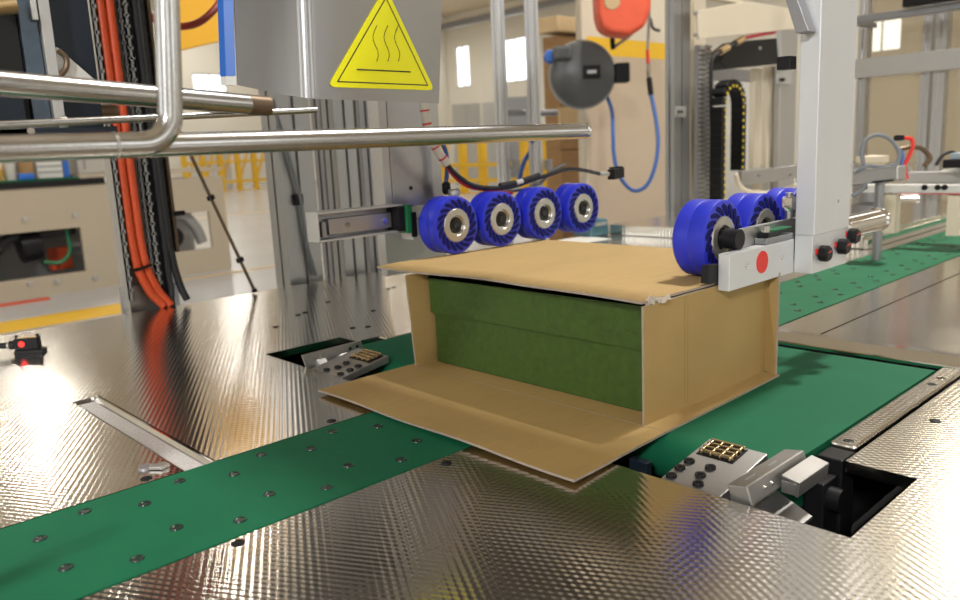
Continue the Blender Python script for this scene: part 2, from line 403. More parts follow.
for k in range(13): a = -math.pi/2+math.pi*k/12; pts.append((1.232+R_*math.cos(a), 0.366, BELT_T-R_+R_*math.sin(a)))
mb = MB().prism(pts, (0, 0.835, 0)); mb.smooth = [False, False]+[True]*(len(mb.f)-2)
mb.build('belt_band', 'belt', wb_)
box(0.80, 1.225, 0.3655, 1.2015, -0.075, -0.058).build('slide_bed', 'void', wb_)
# black fittings down in the openings
ob = thing('belt_bearing', 'black belt bearing block inside the table opening next to the metal stopper', 'bearing', (0.85, 0.345, -0.13))
box(0.838, 0.872, 0.333, 0.362, -0.134, -0.004).build('bearing_block', 'black', ob, 0.002)
box(0.80, 0.838, 0.336, 0.358, -0.134, -0.02).build('bearing_arm', 'black', ob, 0.002)
MB().cyl((0.815,0.336,-0.04),(0.815,0.322,-0.04),0.013,18).build('bolt', 'black', ob)
MB().cyl((0.78,0.30,-0.134),(0.78,0.30,-0.07),0.014,18).build('guide_pin', 'black', ob)
ob = thing('drive_motor', 'dark motor box seen down in the table opening by the stopper', 'motor', (0.72, 0.28, -0.13))
box(0.69, 0.76, 0.258, 0.32, -0.1345, -0.075).build('motor_case', 'navy', ob, 0.012)
MB().cyl((0.655,0.29,-0.10),(0.69,0.29,-0.10),0.018,18).build('motor_shaft', 'greencab', ob)
ob = thing('proximity_switch', 'grey proximity switch under the corner of the carton flap', 'sensor', (0.72, 0.52, -0.13))
box(0.712, 0.722, 0.50, 0.525, -0.1345, -0.012).build('switch_post', 'navy', ob, 0.001)
MB().cyl((0.70,0.545,-0.04),(0.70,0.50,-0.04),0.009,14).build('switch_barrel', 'black', ob)
box(0.693, 0.70, 0.53, 0.56, -0.1345, -0.02).build('switch_bracket', 'navy', ob)

# ------------------------------------------------------------------ stoppers in the openings
def stopper(mirror, label):
    """base block with six screws and a sprung grid, angled stop bar; mirrored about the belt's middle line for the other side"""
    C0 = 0.7735
    def Y(y): return 1.149-(y-0.384)*1.28 if mirror else y
    t = thing('metal_stopper', label, 'stopper', (0.70, Y(0.41), -0.134))
    def tilt(mb):      # the block slopes up towards the belt and ends above its nose
        for p in mb.v: p.x, p.z = 0.672+(p.x-0.671)*0.72, p.z-0.004+(p.x-0.671)*0.115
        return mb
    def bx(x0,x1,y0,y1,z0,z1): return tilt(box(x0,x1,Y(y0),Y(y1),z0,z1))
    base = bx(0.671,0.806,0.384,0.455,-0.011,0.001).build('base_block', 'satin', t, 0.0015)
    box(0.680,0.735,Y(0.40),Y(0.44),-0.134,-0.012).build('pedestal', 'void', t)
    sm = MB().lathe([(0.0,0.0004),(0.0026,0.0004),(0.003,0.0022),(0.0055,0.0026),(0.006,0.0)], (0,0,0), (0,0,1), 14)
    f = None
    for x, y in ((0.681,0.446),(0.706,0.447),(0.729,0.446),(0.703,0.421),(0.728,0.420),(0.681,0.414)):
        if f is None: f = sm.build('screw', 'black', None); o = f
        else: o = f.copy(); COL.objects.link(o)
        o.parent = t; o.location = V((0.672+(x-0.671)*0.72, Y(y), -0.0022+(x-0.671)*0.115))-BASE[t.name]
    bx(0.755,0.799,0.405,0.449,0.0011,0.0022).build('spring_bed', 'black', t)
    g = None
    for k in range(4):
        o = bx(0.756,0.798,0.4085+0.0115*k,0.4110+0.0115*k,0.0023,0.0062).build('spring_bar', 'mesh', t, 0.0008)
    for k in range(4):
        o = bx(0.759+0.0115*k,0.7615+0.0115*k,0.4065,0.4475,0.0030,0.0072).build('spring_bar', 'mesh', t, 0.0008)
    for x in (0.69, 0.735):
        MB().prism([(x,Y(0.384),-0.02),(x,Y(0.384),0.0),(x,Y(0.366),0.016),(x,Y(0.366),-0.02)], (0.018,0,0)).build('web', 'alu_light', t, 0.001)
    return t, Y
t, Y = stopper(False, 'bright aluminium stopper with an angled double bar in the table opening right of the carton')
MB().prism([(0.672,0.350,-0.003),(0.672,0.370,-0.011),(0.672,0.378,0.012),(0.672,0.356,0.016)], (0.122,0,0)).build('stop_bar', 'satin', t, 0.0015)
for x in (0.70, 0.714): MB().cyl((x,0.3510,0.006),(x,0.3545,0.007),0.0018,10).build('bolt', 'chrome', t)
ch = MB()
ch.prism([(0.728,0.3490,0.012),(0.728,0.330,0.008),(0.728,0.330,0.005),(0.728,0.3490,0.009)], (0.068,0,0))
ch.prism([(0.728,0.330,0.008),(0.728,0.333,0.008),(0.728,0.3345,-0.008),(0.728,0.3315,-0.008)], (0.068,0,0))
ch.box(0.728,0.732,0.332,0.349,-0.007,0.006)
ch.build('channel_bar', 'satin', t, 0.0006)
MB().prism([(0.672,0.384,-0.022),(0.672,0.325,-0.036),(0.748,0.325,-0.036),(0.765,0.384,-0.022)], (0,0,0.003)).build('guard_sheet', 'satin', t)
t2, Y = stopper(True, 'perforated aluminium stopper with an upright plate in the table opening left of the carton')
UY = 1.158
up = MB().prism([PY(302,355.5,UY),PY(361,340.5,UY),PY(366,355,UY),PY(307,369,UY)], (0,0.004,0))
up.build('upright_plate', 'alu', t2, 0.0008)
for x, y in ((313.5,358),(321.5,356),(350,348.5),(357,346.5)):
    p = PY(x, y, UY-0.0003); MB().cyl((p.x,UY-0.0002,p.z),(p.x,UY-0.0016,p.z),0.0028,12).build('plate_hole', 'chrome' if x < 330 else 'black', t2)

# ================================================================== CARTON AND GREEN BOX
CT = 0.0030
ZB = BELT_T+0.0004
carton = thing('cardboard_carton', 'open brown cardboard carton with its front flap down holding a green box', 'carton', (0.93, 0.77, ZB))
def panel(poly, vec, name='panel', edge=True, parent=carton):
    o = MB().prism(poly, vec).build(name, 'card', parent)
    if edge:
        o.data.materials.append(M_['cardedge'])
        for p in o.data.polygons[2:]: p.material_index = 1
    return o
XF, XB, YR, YL, ZT = 0.776, 1.092, 0.548, 0.997, 0.1535
# base with the narrow strip that sticks out on the right
br = Pz(779.4, 376.4, ZB); fr_ = Pz(660.5, 436.5, ZB)
panel([(XF, fr_.y, ZB), (br.x, br.y, ZB), (XB, YL+0.002, ZB), (XF, YL+0.012, ZB)], (0,0,CT), 'base_panel')
# front flap, lying forward, slightly lifted at its outer edge
fl, frt = Pz(318, 389.5, 0.008), Pz(574, 479.5, 0.008)
fm = MB(); nx, ny = 6, 14; g = []
for i in range(nx+1):
    u = i/nx
    a = V((XF-0.001, YL+0.012, ZB+CT)).lerp(fl, u); b = V((XF-0.001, fr_.y, ZB+CT)).lerp(frt, u)
    for j in range(ny+1):
        p = a.lerp(b, j/ny); p.z += 0.0012*math.sin(j*0.9+i)*u*u; g.append(p)
n0 = len(g); vs = g+[p-V((0,0,CT)) for p in g]
idx = lambda i, j: i*(ny+1)+j
fs = [(idx(i,j), idx(i+1,j), idx(i+1,j+1), idx(i,j+1)) for i in range(nx) for j in range(ny)]
fs += [tuple(n0+q for q in f[::-1]) for f in fs]; ntop = len(fs)
bd = [idx(0,j) for j in range(ny+1)]+[idx(i,ny) for i in range(1,nx+1)]+[idx(nx,j) for j in range(ny-1,-1,-1)]+[idx(i,0) for i in range(nx-1,0,-1)]
fs += [(bd[k], bd[(k+1) % len(bd)], bd[(k+1) % len(bd)]+n0, bd[k]+n0) for k in range(len(bd))]
fm.add(vs, fs); o = fm.build('front_flap', 'card', carton); o.data.materials.append(M_['cardedge'])
for p in o.data.polygons[ntop:]: p.material_index = 1
# walls
XK = Pz(762, 372, ZB).x
panel([(XF,YR,ZB+CT),(XK,YR,ZB+CT),(XK,YR,ZT),(XF,YR,ZT)], (0,CT,0), 'side_wall')
panel([(XK,YR,ZB+CT),(br.x-0.004,br.y+0.002,ZB+CT),(br.x+0.004,br.y+0.004,ZT),(XK,YR,ZT)], (0,CT,0), 'corner_flap')
panel([(XF,YL-CT,ZB+CT),(XB,YL-CT,ZB+CT),(XB,YL-CT,ZT),(XF-0.004,YL+0.004,ZT)], (0,CT,0), 'side_wall')
panel([(XB-CT,YR+0.012,ZB+CT),(XB-CT,YL-0.006,ZB+CT),(XB-CT,YL-0.006,ZT),(XB-CT,YR+0.012,ZT)], (CT,0,0), 'back_wall')
# scored crease lines on the right wall
for xk in (0.865, 0.872):
    MB().prism([(xk,YR-0.0003,ZB+CT),(xk+0.0016,YR-0.0003,ZB+CT),(xk+0.0016,YR-0.0003,ZT),(xk,YR-0.0003,ZT)], (0,-0.0004,0)).build('crease', 'card', carton)
# top panel: long, sticks out on the left and behind, front edge wavy
cA, cB = PX(373.5, 268, 0.785), PX(641.5, 305, 0.777)
edge = [(373.5,267.5),(385,269.5),(407,272.5),(435,275.5),(460,277.5),(490,281),(520,286),(560,291.5),(600,297.5),(641.5,304.5)]
ep = [PX(x, y, 0.786-0.009*i/9) for i, (x, y) in enumerate(edge)]
ep = smooth_path(ep, 3); NJ = len(ep)-1; NI = 8; g = []
for i in range(NI+1):
    u = i/NI
    for j in range(NJ+1):
        p = ep[j]; zz = p.z*(1-u)**3 + (ZT+0.0005)*(1-(1-u)**3)
        xb = 1.212
        x = p.x+(xb-p.x)*u
        if j < 3: x = max(x, 0.84-0.018*j) if i == 0 and j == 0 else x
        g.append(V((x, p.y, zz)))
n0 = len(g); vs = [p+V((0,0,CT)) for p in g]+g
idx = lambda i, j: i*(NJ+1)+j
fs = [(idx(i,j), idx(i,j+1), idx(i+1,j+1), idx(i+1,j)) for i in range(NI) for j in range(NJ)]
fs += [tuple(n0+q for q in f[::-1]) for f in fs]; ntop = len(fs)
bd = [idx(0,j) for j in range(NJ+1)]+[idx(i,NJ) for i in range(1,NI+1)]+[idx(NI,j) for j in range(NJ-1,-1,-1)]+[idx(i,0) for i in range(NI-1,0,-1)]
fs += [(bd[k], bd[(k+1) % len(bd)], bd[(k+1) % len(bd)]+n0, bd[k]+n0) for k in range(len(bd))]
tm = MB().add(vs, fs); o = tm.build('top_panel', 'card', carton); o.data.materials.append(M_['cardedge'])
for p in o.data.polygons[ntop:]: p.material_index = 1
# torn crumpled corner
cr = MB()
for k in range(9):
    c = PX(648+2.4*k, 302.5-0.5*k+random.uniform(-1.5,1.5), 0.79+0.003*k)
    cr.obox(c, V((random.uniform(-1,1),random.uniform(-1,1),random.uniform(-1,1)))*0.004, V((random.uniform(-1,1),random.uniform(-1,1),random.uniform(-1,1)))*0.0035, V((0.0004,0.0003,0.0012)))
cr.build('torn_corner', 'torn', carton)

gb = thing('green_box', 'flat dark green lidded box inside the brown carton', 'box', (0.93, 0.77, ZB+CT))
z0 = ZB+CT+0.0004
zs1 = PX(460, 317.7, 0.812).z; zs2 = PX(644, 349.3, 0.812).z; ZS = (zs1+zs2)/2
box(0.815, 1.080, 0.558, 0.986, z0, 0.145).build('box_base', 'green', gb, 0.0015)
lid = MB(); lid.box(0.8095, 0.8145, 0.5545, 0.9895, ZS, 0.1495); lid.box(1.0805, 1.0835, 0.5545, 0.9895, ZS, 0.1495)
lid.box(0.8145, 1.0805, 0.5545, 0.5575, ZS, 0.1495); lid.box(0.8145, 1.0805, 0.9865, 0.9895, ZS, 0.1495); lid.box(0.8095, 1.0835, 0.5545, 0.9895, 0.1455, 0.1495)
lid.build('lid', 'green', gb)

# ================================================================== BLUE ROLLERS
WR, WW = 0.0530, 0.050
def make_roller(label):
    t = thing('press_roller', label, 'roller', (0,0,0))
    # tyre: axis along Y, outer face at y=0, back at y=WW
    tr = MB().lathe([(0.030,0.004),(0.031,0.0015),(0.0495,0.0),(0.0522,0.0012),(WR,0.004),(WR,0.024),(0.0524,0.0255),(WR,0.027),(WR,WW-0.004),(0.0495,WW),(0.030,WW)], (0,0,0), (0,1,0), 56)
    tyre = tr.build('tyre', 'blue', t, sharp=30)
    for k in range(18):     # curved vent pockets: raised plates whose darker blue paints in the recess shade
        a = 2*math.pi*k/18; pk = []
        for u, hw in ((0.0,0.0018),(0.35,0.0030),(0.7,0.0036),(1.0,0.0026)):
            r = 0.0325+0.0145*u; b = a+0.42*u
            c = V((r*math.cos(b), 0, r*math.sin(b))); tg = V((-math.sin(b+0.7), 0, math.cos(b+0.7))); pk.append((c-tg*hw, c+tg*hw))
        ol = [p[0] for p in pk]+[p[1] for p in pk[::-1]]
        MB().add([p+V((0,-0.0006,0)) for p in ol]+[p+V((0,0.003,0)) for p in ol], [tuple(range(8))]+[((i+1) % 8, i, i+8, (i+1) % 8+8) for i in range(8)]).build('vent_pocket', 'blueshade', tyre)
    MB().lathe([(0.0180,0.012),(0.0180,0.0),(0.0188,-0.001),(0.0292,-0.001),(0.0310,0.0005),(0.0310,0.006)], (0,0,0), (0,1,0), 48).build('hub_ring', 'hub', t)
    MB().lathe([(0.0155,0.008),(0.0155,0.004),(0.0176,0.004),(0.0180,0.005),(0.0180,0.012)], (0,0,0), (0,1,0), 40).build('bearing', 'chrome', t)
    MB().lathe([(0.0,0.003),(0.005,0.003),(0.0055,0.006),(0.0085,0.006),(0.009,0.0045),(0.0115,0.0045),(0.012,0.0065),(0.0156,0.0065)], (0,0,0), (0,1,0), 32).build('bearing_seal', 'rubber', t)
    MB().tube([(0,0.002,0),(0,WW+0.012,0)], 0.006, 16).build('axle', 'rubber', t)  # axle painted black so the hub hole looks shaded
    return t
ZW = ZT+CT+0.0020+WR
GL, GR = 'blue rollers in the row against the slotted posts', 'blue rollers in the row behind the red-dotted bar'
lx = [0.966, 1.084, 1.207, 1.330]
lab = ['blue vented press roller nearest the green plug and slim channel arm', 'blue press roller second from the channel arm, bolt standing behind it',
       'blue press roller third from the channel arm, under the taped cables', 'blue press roller at the free end of the row, under the black cable plug']
r0 = make_roller(lab[0])
for i, x in enumerate(lx):
    o = r0 if i == 0 else copy_tree(r0)
    o.location = (x, 1.09, ZW); o['label'] = lab[i]; o['group'] = GL; o.rotation_euler = (0, 0.37*i, 0)
rx = [0.985, 1.103, 1.221]
labr = ['large blue press roller on the carton edge behind the red-dotted bar', 'blue press roller second in line behind the red-dotted bar',
        'blue press roller half hidden behind the aluminium column']
for i, x in enumerate(rx):
    o = copy_tree(r0); o.location = (x, 0.5625, ZW); o['label'] = labr[i]; o['group'] = GR; o.rotation_euler = (0, 0.5+0.3*i, 0)
# the roller frames
fr = thing('roller_carriage', 'grey bar that carries the four blue rollers beside the slotted posts', 'bracket', (0.93, 1.17, 0.2))
box(0.925, 1.385, 1.153, 1.178, ZW-0.016, ZW+0.016).build('carrier_bar', 'alu', fr, 0.0015)
for x in (1.025, 1.255): MB().cyl((x,1.16,ZW+0.0162),(x,1.16,ZW+0.056),0.008,14).build('bolt', 'alu_dark', fr)
for x in (1.025, 1.255): MB().lathe([(0,0.062),(0.010,0.062),(0.012,0.058),(0.012,0.050),(0.0082,0.050)], (x,1.16,ZW), (0,0,1), 12).build('nut', 'alu', fr)

# ------------------------------------------------------------------ left arm with channel, plug and carrier plate
arm = thing('channel_arm', 'slim aluminium channel arm with a green plug in front of the slotted posts', 'arm', (0.8, 1.2, 0.2))
c0, c1 = PY(314, 226, 1.185).x, PY(398, 215, 1.185).x
mb = MB(); mb.box(c0, c1, 1.200, 1.204, 0.203, 0.254); mb.box(c0, c1, 1.168, 1.200, 0.2505, 0.254); mb.box(c0, c1, 1.168, 1.200, 0.203, 0.2065)
mb.box(c0-0.003, c0, 1.168, 1.204, 0.203, 0.254)
mb.build('channel', 'alu_light', arm, 0.0006)
box(c0+0.028, c1-0.018, 1.182, 1.1995, 0.212, 0.240).build('rail', 'housing', arm, 0.001)
for x in (c0+0.065, c1-0.035): MB().cyl((x,1.1815,0.226),(x,1.1795,0.226),0.005,14).build('rail_screw', 'chrome', arm)
MB().box(c0+0.010, c0+0.018, 1.176, 1.198, 0.210, 0.236).build('end_stop', 'alu_dark', arm)
box(c1-0.016, c1-0.002, 1.162, 1.199, 0.205, 0.249).build('black_clip', 'black', arm, 0.001)
box(c1-0.001, c1+0.014, 1.158, 1.196, 0.200, 0.252).build('green_plug', 'greencab', arm, 0.002)
box(c1+0.0145, 0.9245, 1.160, 1.198, 0.186, 0.246).build('mount_block', 'alu_light', arm, 0.001)
box(0.914, 0.9245, 1.155, 1.1595, 0.192, 0.238).build('block_face', 'black', arm)
car = thing('carrier_plate', 'grey vertical carrier plate above the channel arm, left of the blue rollers', 'support plate', (0.9, 1.23, 0.25))
xa, xb = PY(377, 160, 1.222).x, PY(426, 160, 1.222).x
box(xa+0.018, xb, 1.2045, 1.222, 0.2445, 0.829).build('plate', 'housing', car, 0.001)
box(xa, xa+0.0175, 1.206, 1.24, 0.2445, 0.829).build('edge_rib', 'alu', car, 0.001)
MB().cyl((PY(411,188,1.204).x,1.2045,PY(411,188,1.204).z),(PY(411,188,1.204).x,1.2035,PY(411,188,1.204).z),0.004,12).build('pin_hole', 'void', car)
car2 = thing('back_plate', 'pale aluminium back plate behind the first blue roller and the carrier', 'support plate', (1.0, 1.3, 0.1))
xc, xd = PY(386, 250, 1.30).x, PY(441, 160, 1.30).x
box(xc, xd, 1.30, 1.318, 0.10, 0.829).build('plate', 'alu_light', car2, 0.001)
box(xc+0.01, xc+0.03, 1.3185, 1.34, 0.12, 0.829).build('stiffener', 'alu', car2)
for o_ in (1,):
    sp = thing('spreader_bar', 'aluminium spacer block joining the roller frame to the pale back plate', 'bracket', (1.0, 1.2, 0.2))
    box(0.935, 0.99, 1.1785, 1.2995, ZW-0.012, ZW+0.012).build('spacer', 'alu', sp, 0.001)

# ------------------------------------------------------------------ cables over the left rollers
def Q(x, y, Y=1.135): return PY(x, y, Y)
cb = thing('cable_bundle', 'black cable bundle with red core, white spiral wrap and black end plug', 'cable', Q(500, 186))
MB().tube(smooth_path([Q(446,163),Q(458,176),Q(475,186),Q(497,188),Q(515,186),Q(535,179),Q(551,174),Q(568,169),Q(585,170.5),Q(600,174)]), 0.0042, 10).build('black_cable', 'rubber', cb)
MB().tube(smooth_path([Q(455,172,1.15),Q(470,183,1.15),Q(493,190.5,1.15),Q(520,190,1.15),Q(540,183,1.15),Q(552,171,1.15),Q(565,164,1.15)]), 0.003, 8).build('grey_cable', 'greycab', cb)
MB().tube(smooth_path([Q(444,163,1.142),Q(456,178,1.142),Q(470,187,1.142),Q(488,190,1.142),Q(512,193,1.145)]), 0.0035, 8).build('red_cable', 'redcab', cb)
wp = smooth_path([Q(423,96),Q(425,112),Q(429,132),Q(436,148),Q(447,164)], 6)
sw = MB().tube(wp, 0.0085, 12).build('spiral_wrap', 'white', cb)
for k in (5, 9, 13, 17, 21): MB().tube([wp[k]+(wp[k+1]-wp[k])*0.2, wp[k]+(wp[k+1]-wp[k])*0.75], 0.0088, 12, False).build('wrap_gap', 'redcab' if k % 2 else 'rubber', sw)
for a, b in (((500,186),(515,183)),((523,181),(539,175.5))): MB().tube([Q(*a), Q(*b)], 0.0062, 12).build('tape_sleeve', 'rubber', cb)
MB().tube([Q(516,182.8), Q(522,181.2)], 0.0055, 12).build('sleeve_label', 'white', cb)
MB().tube([Q(599,173.8), Q(608,174)], 0.0055, 12).build('plug_neck', 'alu', cb)
p = Q(616, 173.5)
pl = MB().obox(p, (0.019,0,0.0015), (0,0.010,0), (0,0,0.0115)).build('end_plug', 'black', cb, 0.001)
for dx in (-0.012, 0.014): MB().obox(p+V((dx,0,0.0135)), (0.003,0,0), (0,0.008,0), (0,0,0.002)).build('plug_latch', 'black', pl)
bc = thing('blue_lead', 'short blue lead with a black plug beside the white spiral wrap', 'cable', Q(446, 180, 1.175))
MB().tube(smooth_path([Q(430,128,1.175),Q(439,138,1.175),Q(446,152,1.175),Q(447,170,1.175),Q(446,183,1.175)]), 0.0042, 10).build('lead', 'bluecab', bc)
MB().lathe([(0,0.0),(0.006,0.0),(0.0085,-0.004),(0.0085,-0.018),(0.006,-0.024),(0,-0.024)], Q(446,182,1.175), (0,0,1), 16).build('plug', 'black', bc)

# ================================================================== RIGHT ARM
YB = 0.500
ca = thing('aluminium_column', 'tall square aluminium column with three black knobs at its foot', 'column', (1.19, 0.52, 0.147))
CX0, CX1 = PY(817, 150, YB).x, PY(852, 150, YB).x
CYB = 0.5285
box(CX0, CX1, YB, CYB, 0.203, 1.05).build('column_body', 'column', ca, 0.0012)
foot = MB(); foot.prism([(CX0,YB+0.002,0.147),(CX1+0.002,YB+0.002,0.147),(CX1+0.002,YB+0.002,0.2028),(CX0,YB+0.002,0.2028)], (0,CYB-YB-0.002,0)); foot.build('foot_block', 'column', ca, 0.001)
def knob(x, y, Yp):
    c = PY(x, y, Yp-0.010); c.y = Yp; k = MB()
    prof = [(0.0,-0.016),(0.0095,-0.016),(0.0120,-0.013),(0.0120,-0.003),(0.006,-0.001),(0.006,0.0)]
    k.lathe(prof, c, (0,1,0), 12)
    o = k.build('knob', 'black', ca, sharp=25)
    MB().obox(c+V((-0.0125,-0.002,0.004)), (0.0010,0,0), (0,0.0012,0), (0,0,0.0040)).build('red_pointer', 'red', o)
    MB().obox(c+V((0.0,-0.0163,0.003)), (0.0045,0,0.001), (0,0.0003,0), (0,0,0.0007)).build('red_mark', 'red', o)
knob(826, 253.5, YB+0.002); knob(844.5, 246.5, YB+0.002)
MB().cyl((CX1+0.003,YB+0.012,0.196),(CX1+0.03,YB+0.012,0.196),0.006,12).build('knob_stem', 'alu', ca)
knob(854.5, 236, YB+0.004)
MB().cyl((PY(838,201,YB).x,YB+0.001,PY(838,201,YB).z),(PY(838,201,YB).x,YB-0.0006,PY(838,201,YB).z),0.003,12).build('set_screw', 'chrome', ca)
gz = MB().prism([PX(790,-8,CX0-0.002),PX(800,-12,CX0-0.002),PX(816.5,32,CX0-0.002),PX(803,34.5,CX0-0.002)], (-0.022,0,0)); gz.build('slanted_bracket', 'alu_dark', ca, 0.001)
MB().obox(PX(792,62.5,CX0)+V((0,0.008,0)), (0.010,0,0), (0,0.010,0), (0,0,0.009)).build('black_clip', 'black', ca, 0.001)
hb = thing('red_dot_bar', 'flat aluminium bar marked with a red dot, fixed to the square column', 'bar', (0.98, 0.5, 0.18))
BY_ = 0.5290
BX0 = PY(729.5, 270, BY_).x
bar = box(BX0, CX0-0.0005, BY_, BY_+0.0165, 0.1475, 0.1970).build('bar', 'column', hb, 0.001)
rc = PY(762, 262, BY_)
MB().lathe([(0,-0.0012),(0.0155,-0.0012),(0.0157,-0.0002)], (rc.x,BY_,rc.z), (0,1,0), 32).build('red_dot', 'red', hb)
for x, y in ((747,266),(782.5,258)):
    q = PY(x, y, BY_); MB().lathe([(0,-0.0004),(0.0020,-0.0004),(0.0032,-0.0009),(0.0034,0)], (q.x,BY_,q.z), (0,1,0), 16).build('screw', 'chrome', hb)
rb = thing('roller_bracket', 'grey bracket plate with black axle block behind the red-dotted bar', 'bracket', (1.0, 0.53, 0.2))
b0 = PY(742, 240, 0.548).x
box(b0, 1.28, 0.5480, 0.5540, 0.165, 0.2235).build('bracket_plate', 'alu', rb, 0.001)
box(b0+0.035, CX0-0.001, 0.5300, 0.5475, 0.1975, 0.2060).build('side_rail', 'alu_dark', rb, 0.0008)
box(b0+0.042, b0+0.075, 0.5310, 0.5475, 0.2063, 0.2135).build('black_carrier', 'black', rb, 0.001)
box(b0+0.060, b0+0.115, 0.5320, 0.5470, 0.2138 if False else 0.2137, 0.2155).build('green_gasket', 'greencab', rb, 0.0005)
MB().cyl((b0+0.050,0.540,0.2136),(b0+0.050,0.540,0.2225),0.006,14).build('cap_screw', 'chrome', rb)
MB().cyl((0.985,0.5385,ZW),(0.985,0.5605,ZW),0.0135,20).build('axle_block', 'black', rb)
MB().prism([(0.918,0.5460,0.160),(0.948,0.5460,0.1585),(0.950,0.5460,0.182),(0.922,0.5460,0.184)], (0,0.012,0)).build('dark_tab', 'black', rb, 0.001)
hx = PY(789, 212, 0.551).x
MB().cyl((hx,0.551,0.2236),(hx,0.551,0.262),0.0060,12).build('hex_bolt', 'alu', rb)
MB().lathe([(0,0.0),(0.009,0),(0.0100,0.003),(0.0100,0.018),(0.0085,0.020),(0,0.020)], (hx,0.551,0.236), (0,0,1), 6).build('hex_nut', 'chrome', rb)
box(CX1+0.0022, CX1+0.012, 0.512, 0.556, 0.150, 0.236).build('cylinder_mount', 'alu', ca, 0.001)
cy = thing('air_cylinder', 'round stainless air cylinder sticking out behind the aluminium column', 'air cylinder', (1.3, 0.55, 0.19))
q0 = PY(851.5, 226, 0.535); q0.x = CX1+0.0121; q1 = PY(879, 216, 0.535)
q1.z = q0.z
MB().lathe([(0.0,0),(0.0190,0),(0.0190,(q1-q0).length-0.012),(0.0210,(q1-q0).length-0.010),(0.0210,(q1-q0).length-0.003),(0.015,(q1-q0).length),(0,(q1-q0).length)], q0, (1,0,0), 32).build('barrel', 'chrome', cy)
MB().cyl((q0.x+0.01,0.535,q0.z+0.0175),(q0.x+0.012,0.535,q0.z+0.045),0.009,8).build('port_fitting', 'chrome', cy)
MB().obox((q0.x+0.03,0.535,q0.z+0.038), (0.012,0,-0.012), (0,0.008,0), (0.004,0,0.004)).build('elbow', 'alu', cy, 0.001)
# overhead gantry which carries the column and the two plates
ga = thing('overhead_gantry', 'aluminium gantry beam above the table carrying the hanging columns', 'gantry', (1.15, 0.8, 1.05))
box(1.08, 1.30, 0.15, 1.93, 1.051, 1.13).build('cross_beam', 'alu_dark', ga, 0.002)
box(0.80, 1.75, 1.06, 1.90, 0.83, 1.0505).build('carriage_body', mat('dark_carriage', (0.045,0.036,0.026), 0.6), ga, 0.004)

# ================================================================== FOREGROUND TUBES
TY, TZ, TR = 0.60, 0.3630, 0.0089
gt = thing('guard_rail', 'long straight stainless guard tube running over the table to above the rollers', 'tube rail', (0.5, TY, TZ))
MB().tube([(0.22,TY+0.02,TZ),(0.762,TY+0.02,TZ)], TR*1.03, 24).build('tube', 'tube', gt)
MB().lathe([(TR*1.03,-0.003),(TR*1.09,-0.003),(TR*1.09,0.0),(TR*0.8,0.0005),(0,-0.001)], (0.7622,TY+0.02,TZ), (1,0,0), 24).build('end_cap', 'chrome', gt)
bt = thing('bent_tube', 'stainless tube bent upward at a right angle, left of the heat warning housing', 'tube rail', (0.2, 0.87, TZ))
TY2 = 0.579
ex = PY(172, 128, TY2).x
path = [(-0.17,TY2,TZ),(0.0,TY2,TZ),(ex-0.023,TY2,TZ)]
for k in range(1, 9): a = math.pi/2*k/8; path.append((ex-0.023+0.023*math.sin(a), TY2, TZ+0.023*(1-math.cos(a))))
path += [PY(169,75,TY2), PY(164.5,-60,TY2)]
MB().tube(path, TR, 24).build('tube', 'tube', bt)
q = PY(115, 147, TY2); MB().tube([(q.x-0.0012,TY2,TZ),(q.x+0.0012,TY2,TZ)], TR*1.03, 24, False).build('weld_seam', 'alu', bt)
ut = thing('upper_tube', 'thick stainless tube slanting behind the bent tube up to the housing', 'tube rail', PD(120, 92, 0.6))
a_, b_ = PD(-60, 78, 0.56), PD(266, 106, 0.80)
MB().tube([a_, b_], 0.0097, 24).build('tube', 'tube', ut)
MB().tube([b_-(b_-a_).normalized()*0.024, b_+(b_-a_).normalized()*0.0015], 0.0099, 24).build('end_sleeve', 'rod', ut)
tr_ = thing('thin_rod', 'thin steel rod running between the two thicker tubes under the housing', 'rod', PD(150, 116, 0.7))
MB().tube([PD(-40,127,0.60), PD(316,110,0.86)], 0.0032, 14).build('rod', 'tube', tr_)
MB().tube([PD(60,122,0.665), PD(66,121.7,0.669)], 0.0046, 14).build('clamp_ring', 'alu', tr_)

# ------------------------------------------------------------------ housing with the heat warning sign
HD = 1.02
ho = thing('warning_housing', 'grey sheet steel housing with rounded corner carrying the yellow heat warning', 'machine housing', PD(340, 60, HD))
def hp(x, y):      # right face plane: turned a little away from the belt direction
    p0 = PD(310, 60, HD); n = V((math.sin(math.radians(14)), -math.cos(math.radians(14)), 0)); d = ray(x, y)
    return CAM + d*((p0-CAM).dot(n)/d.dot(n))
TOPZ = 0.80
a, b = hp(309, 98.5), hp(439, 103.5)
edir = V((b.x-a.x, b.y-a.y, 0)); nb = V((-edir.y, edir.x, 0)).normalized()     # into the housing, away from the camera
e1 = edir.normalized(); depth = nb if nb.dot(FWD) > 0 else -nb
dr = ray(237, 85); k_ = (V((0,0,0))-0*dr)
